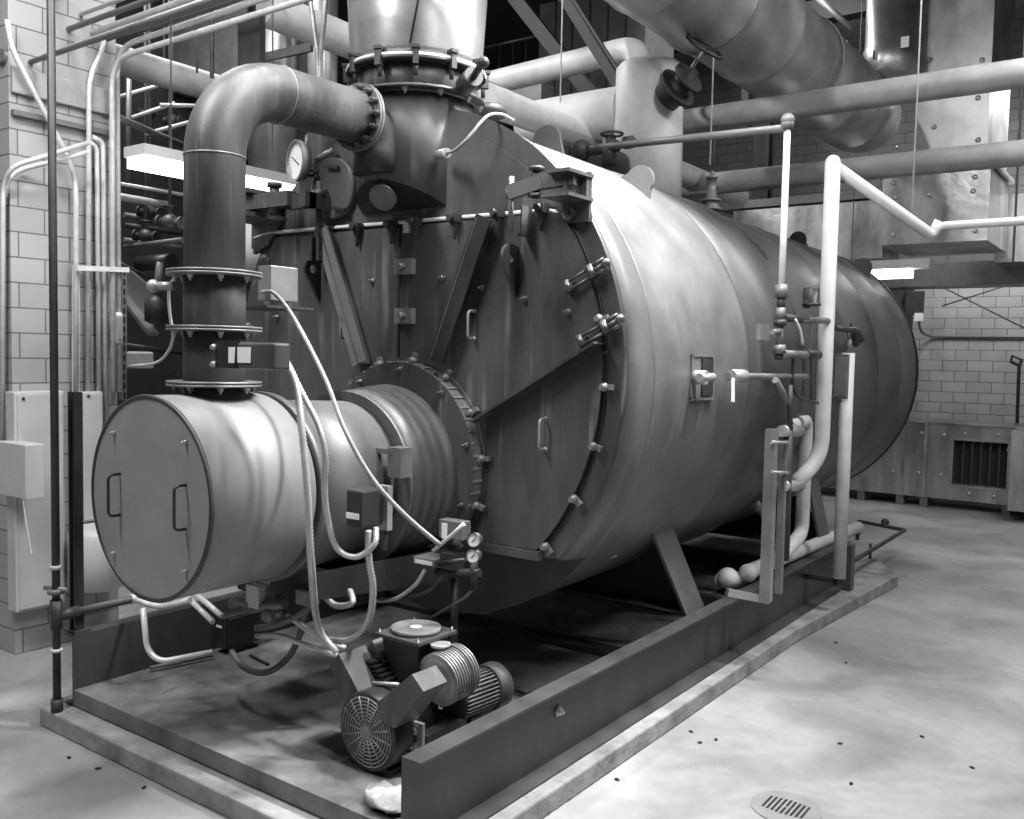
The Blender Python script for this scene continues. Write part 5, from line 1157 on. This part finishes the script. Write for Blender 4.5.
for px, py in ((922, 433), (944, 435), (965, 434), (998, 435), (893, 472), (919, 473), (941, 475), (969, 494), (994, 497), (1009, 450)): child_at(PNP, 'insulation_pin', t, at(px, py, y=YD-.002))
c = MB(); c.box2((x1+.001, YD-.6, zbt), (x1+2.5, YD+.9, ztp+.0)); c.build('duct_return', 'foil', t)
c = MB(); c.box2((x0, YD-.03, ztp), (x1+2.5, YD+.95, ztp+.03)); c.build('top_sheet', 'galv', t)
# rear tile wall accessories
t = thing('wall_switch_box', 'small pale box on the dark pilaster by the tiled wall', 'switch', at(918, 312, y=12.9))
c = MB(); c.box(at(919, 317, y=13.1), (.14, .06, .14)); c.build('box_body', 'label', t)
c = MB(); c.box(at(915, 303, y=13.15), (.30, .08, .42)); c.build('back_plate', 'dark', t)
YW = 13.66
pipe('wall_conduit', 'thin conduit running level along the tiled wall', 'conduit', [at(919, 322, y=13.2), at(921, 332, y=13.3), at(930, 336.5, y=YW), V(8, YW, at(930, 336.5, y=YW).z)], .022, 'mid', bend=.15)
t = thing('hooked_wall_pole', 'thin dark pole with a hook leaning by the right edge', 'pole', at(1017, 425, y=12.98))
c = MB(); hp_ = [at(1017, 424, y=12.95), at(1019, 368, y=12.95), at(1022, 360, y=12.95), at(1012, 356, y=12.95), at(1011, 362, y=12.95), at(1020, 366, y=12.95)]; c.tube(hp_, .028, 8); c.build('pole', 'dark', t)
for i, (a, b) in enumerate((((940, 286), (1024, 328)), ((1024, 280), (942, 306)))):
    pipe('tie_rod', ['falling', 'rising'][i]+' thin tie rod crossing in front of the tiled wall', 'rod', [at(*a, y=13.3), at(*b, y=13.3)], .012, 'dark')
# dark pilaster
c = MB(); a = at(890, 330, y=13.2); b = at(906, 330, y=13.2); c.box2((a.x-.2, 13.2, 0), (b.x, 13.69, 3.9)); struct(c.build('trim_1', 'steel'))
# floor crumbs
cr = MB(); cr.sphere((0, 0, .004), .012, 6, 4, (1.6, 1, .5)); crp = proto(cr, 'ink')
for i, (px, py) in enumerate(((69, 758), (98, 769), (144, 788), (617, 780), (700, 743), (716, 740), (691, 732), (840, 744), (851, 784), (972, 768), (836, 643), (846, 663), (922, 737))):
    o = crp.copy(); o.data = crp.data; COL.objects.link(o); o.name = 'floor_debris'; o.location = at(px, py, z=0.001); o.rotation_euler = (0, 0, i)
    o['label'] = 'tiny dark crumb of debris on the open concrete floor'; o['category'] = 'debris'; o['group'] = 'dark crumbs scattered on the floor'
GROUPS = {'conduit': 'conduits on the left block wall', 'overhead_conduit': 'overhead pipe bundle at the top left', 'branch_conduit': 'small branch lines beyond the left wall', 'machine_rail': 'level rails on the left machinery', 'hanger_rod': 'hanger rods below the overhead bundle', 'valve_assembly': 'valves among the left background pipework', 'flexible_conduit': 'corrugated flexible conduits around the burner', 'short_conduit': 'short conduits feeding the black junction box', 'deck_cable': 'cables and hoses on the skid deck', 'gauge_cable': 'cables at the gauge manifold', 'white_header_pipe': 'white level header pipes at the upper right', 'diagonal_brace': 'dark diagonal braces at top centre', 'hanging_wire': 'thin wires and rods hanging from the roof', 'tie_rod': 'thin rods crossing by the tiled wall', 'light_fixture': 'lit fluorescent fixtures', 'wall_cabinet': 'pale cabinets on the left wall', 'slotted_strut': 'slotted struts behind the wall conduits', 'vertical_duct': 'vertical silver ducts behind the elbow pipe', 'insulated_pipe': 'pale insulated pipes running to the rear at upper left', 'steel_column': 'dark steel uprights of the rear bay', 'rigid_conduit': 'rigid conduits at the left skid rail', 'tray_rail': 'dark rails at the upper left'}
for o in bpy.data.objects:
    b_ = o.name.split('.')[0]
    if o.parent is None and b_ in GROUPS and 'category' in o.keys(): o['group'] = GROUPS[b_]
# remove helper keys
for o in bpy.data.objects:
    if '_o' in o.keys(): del o['_o']
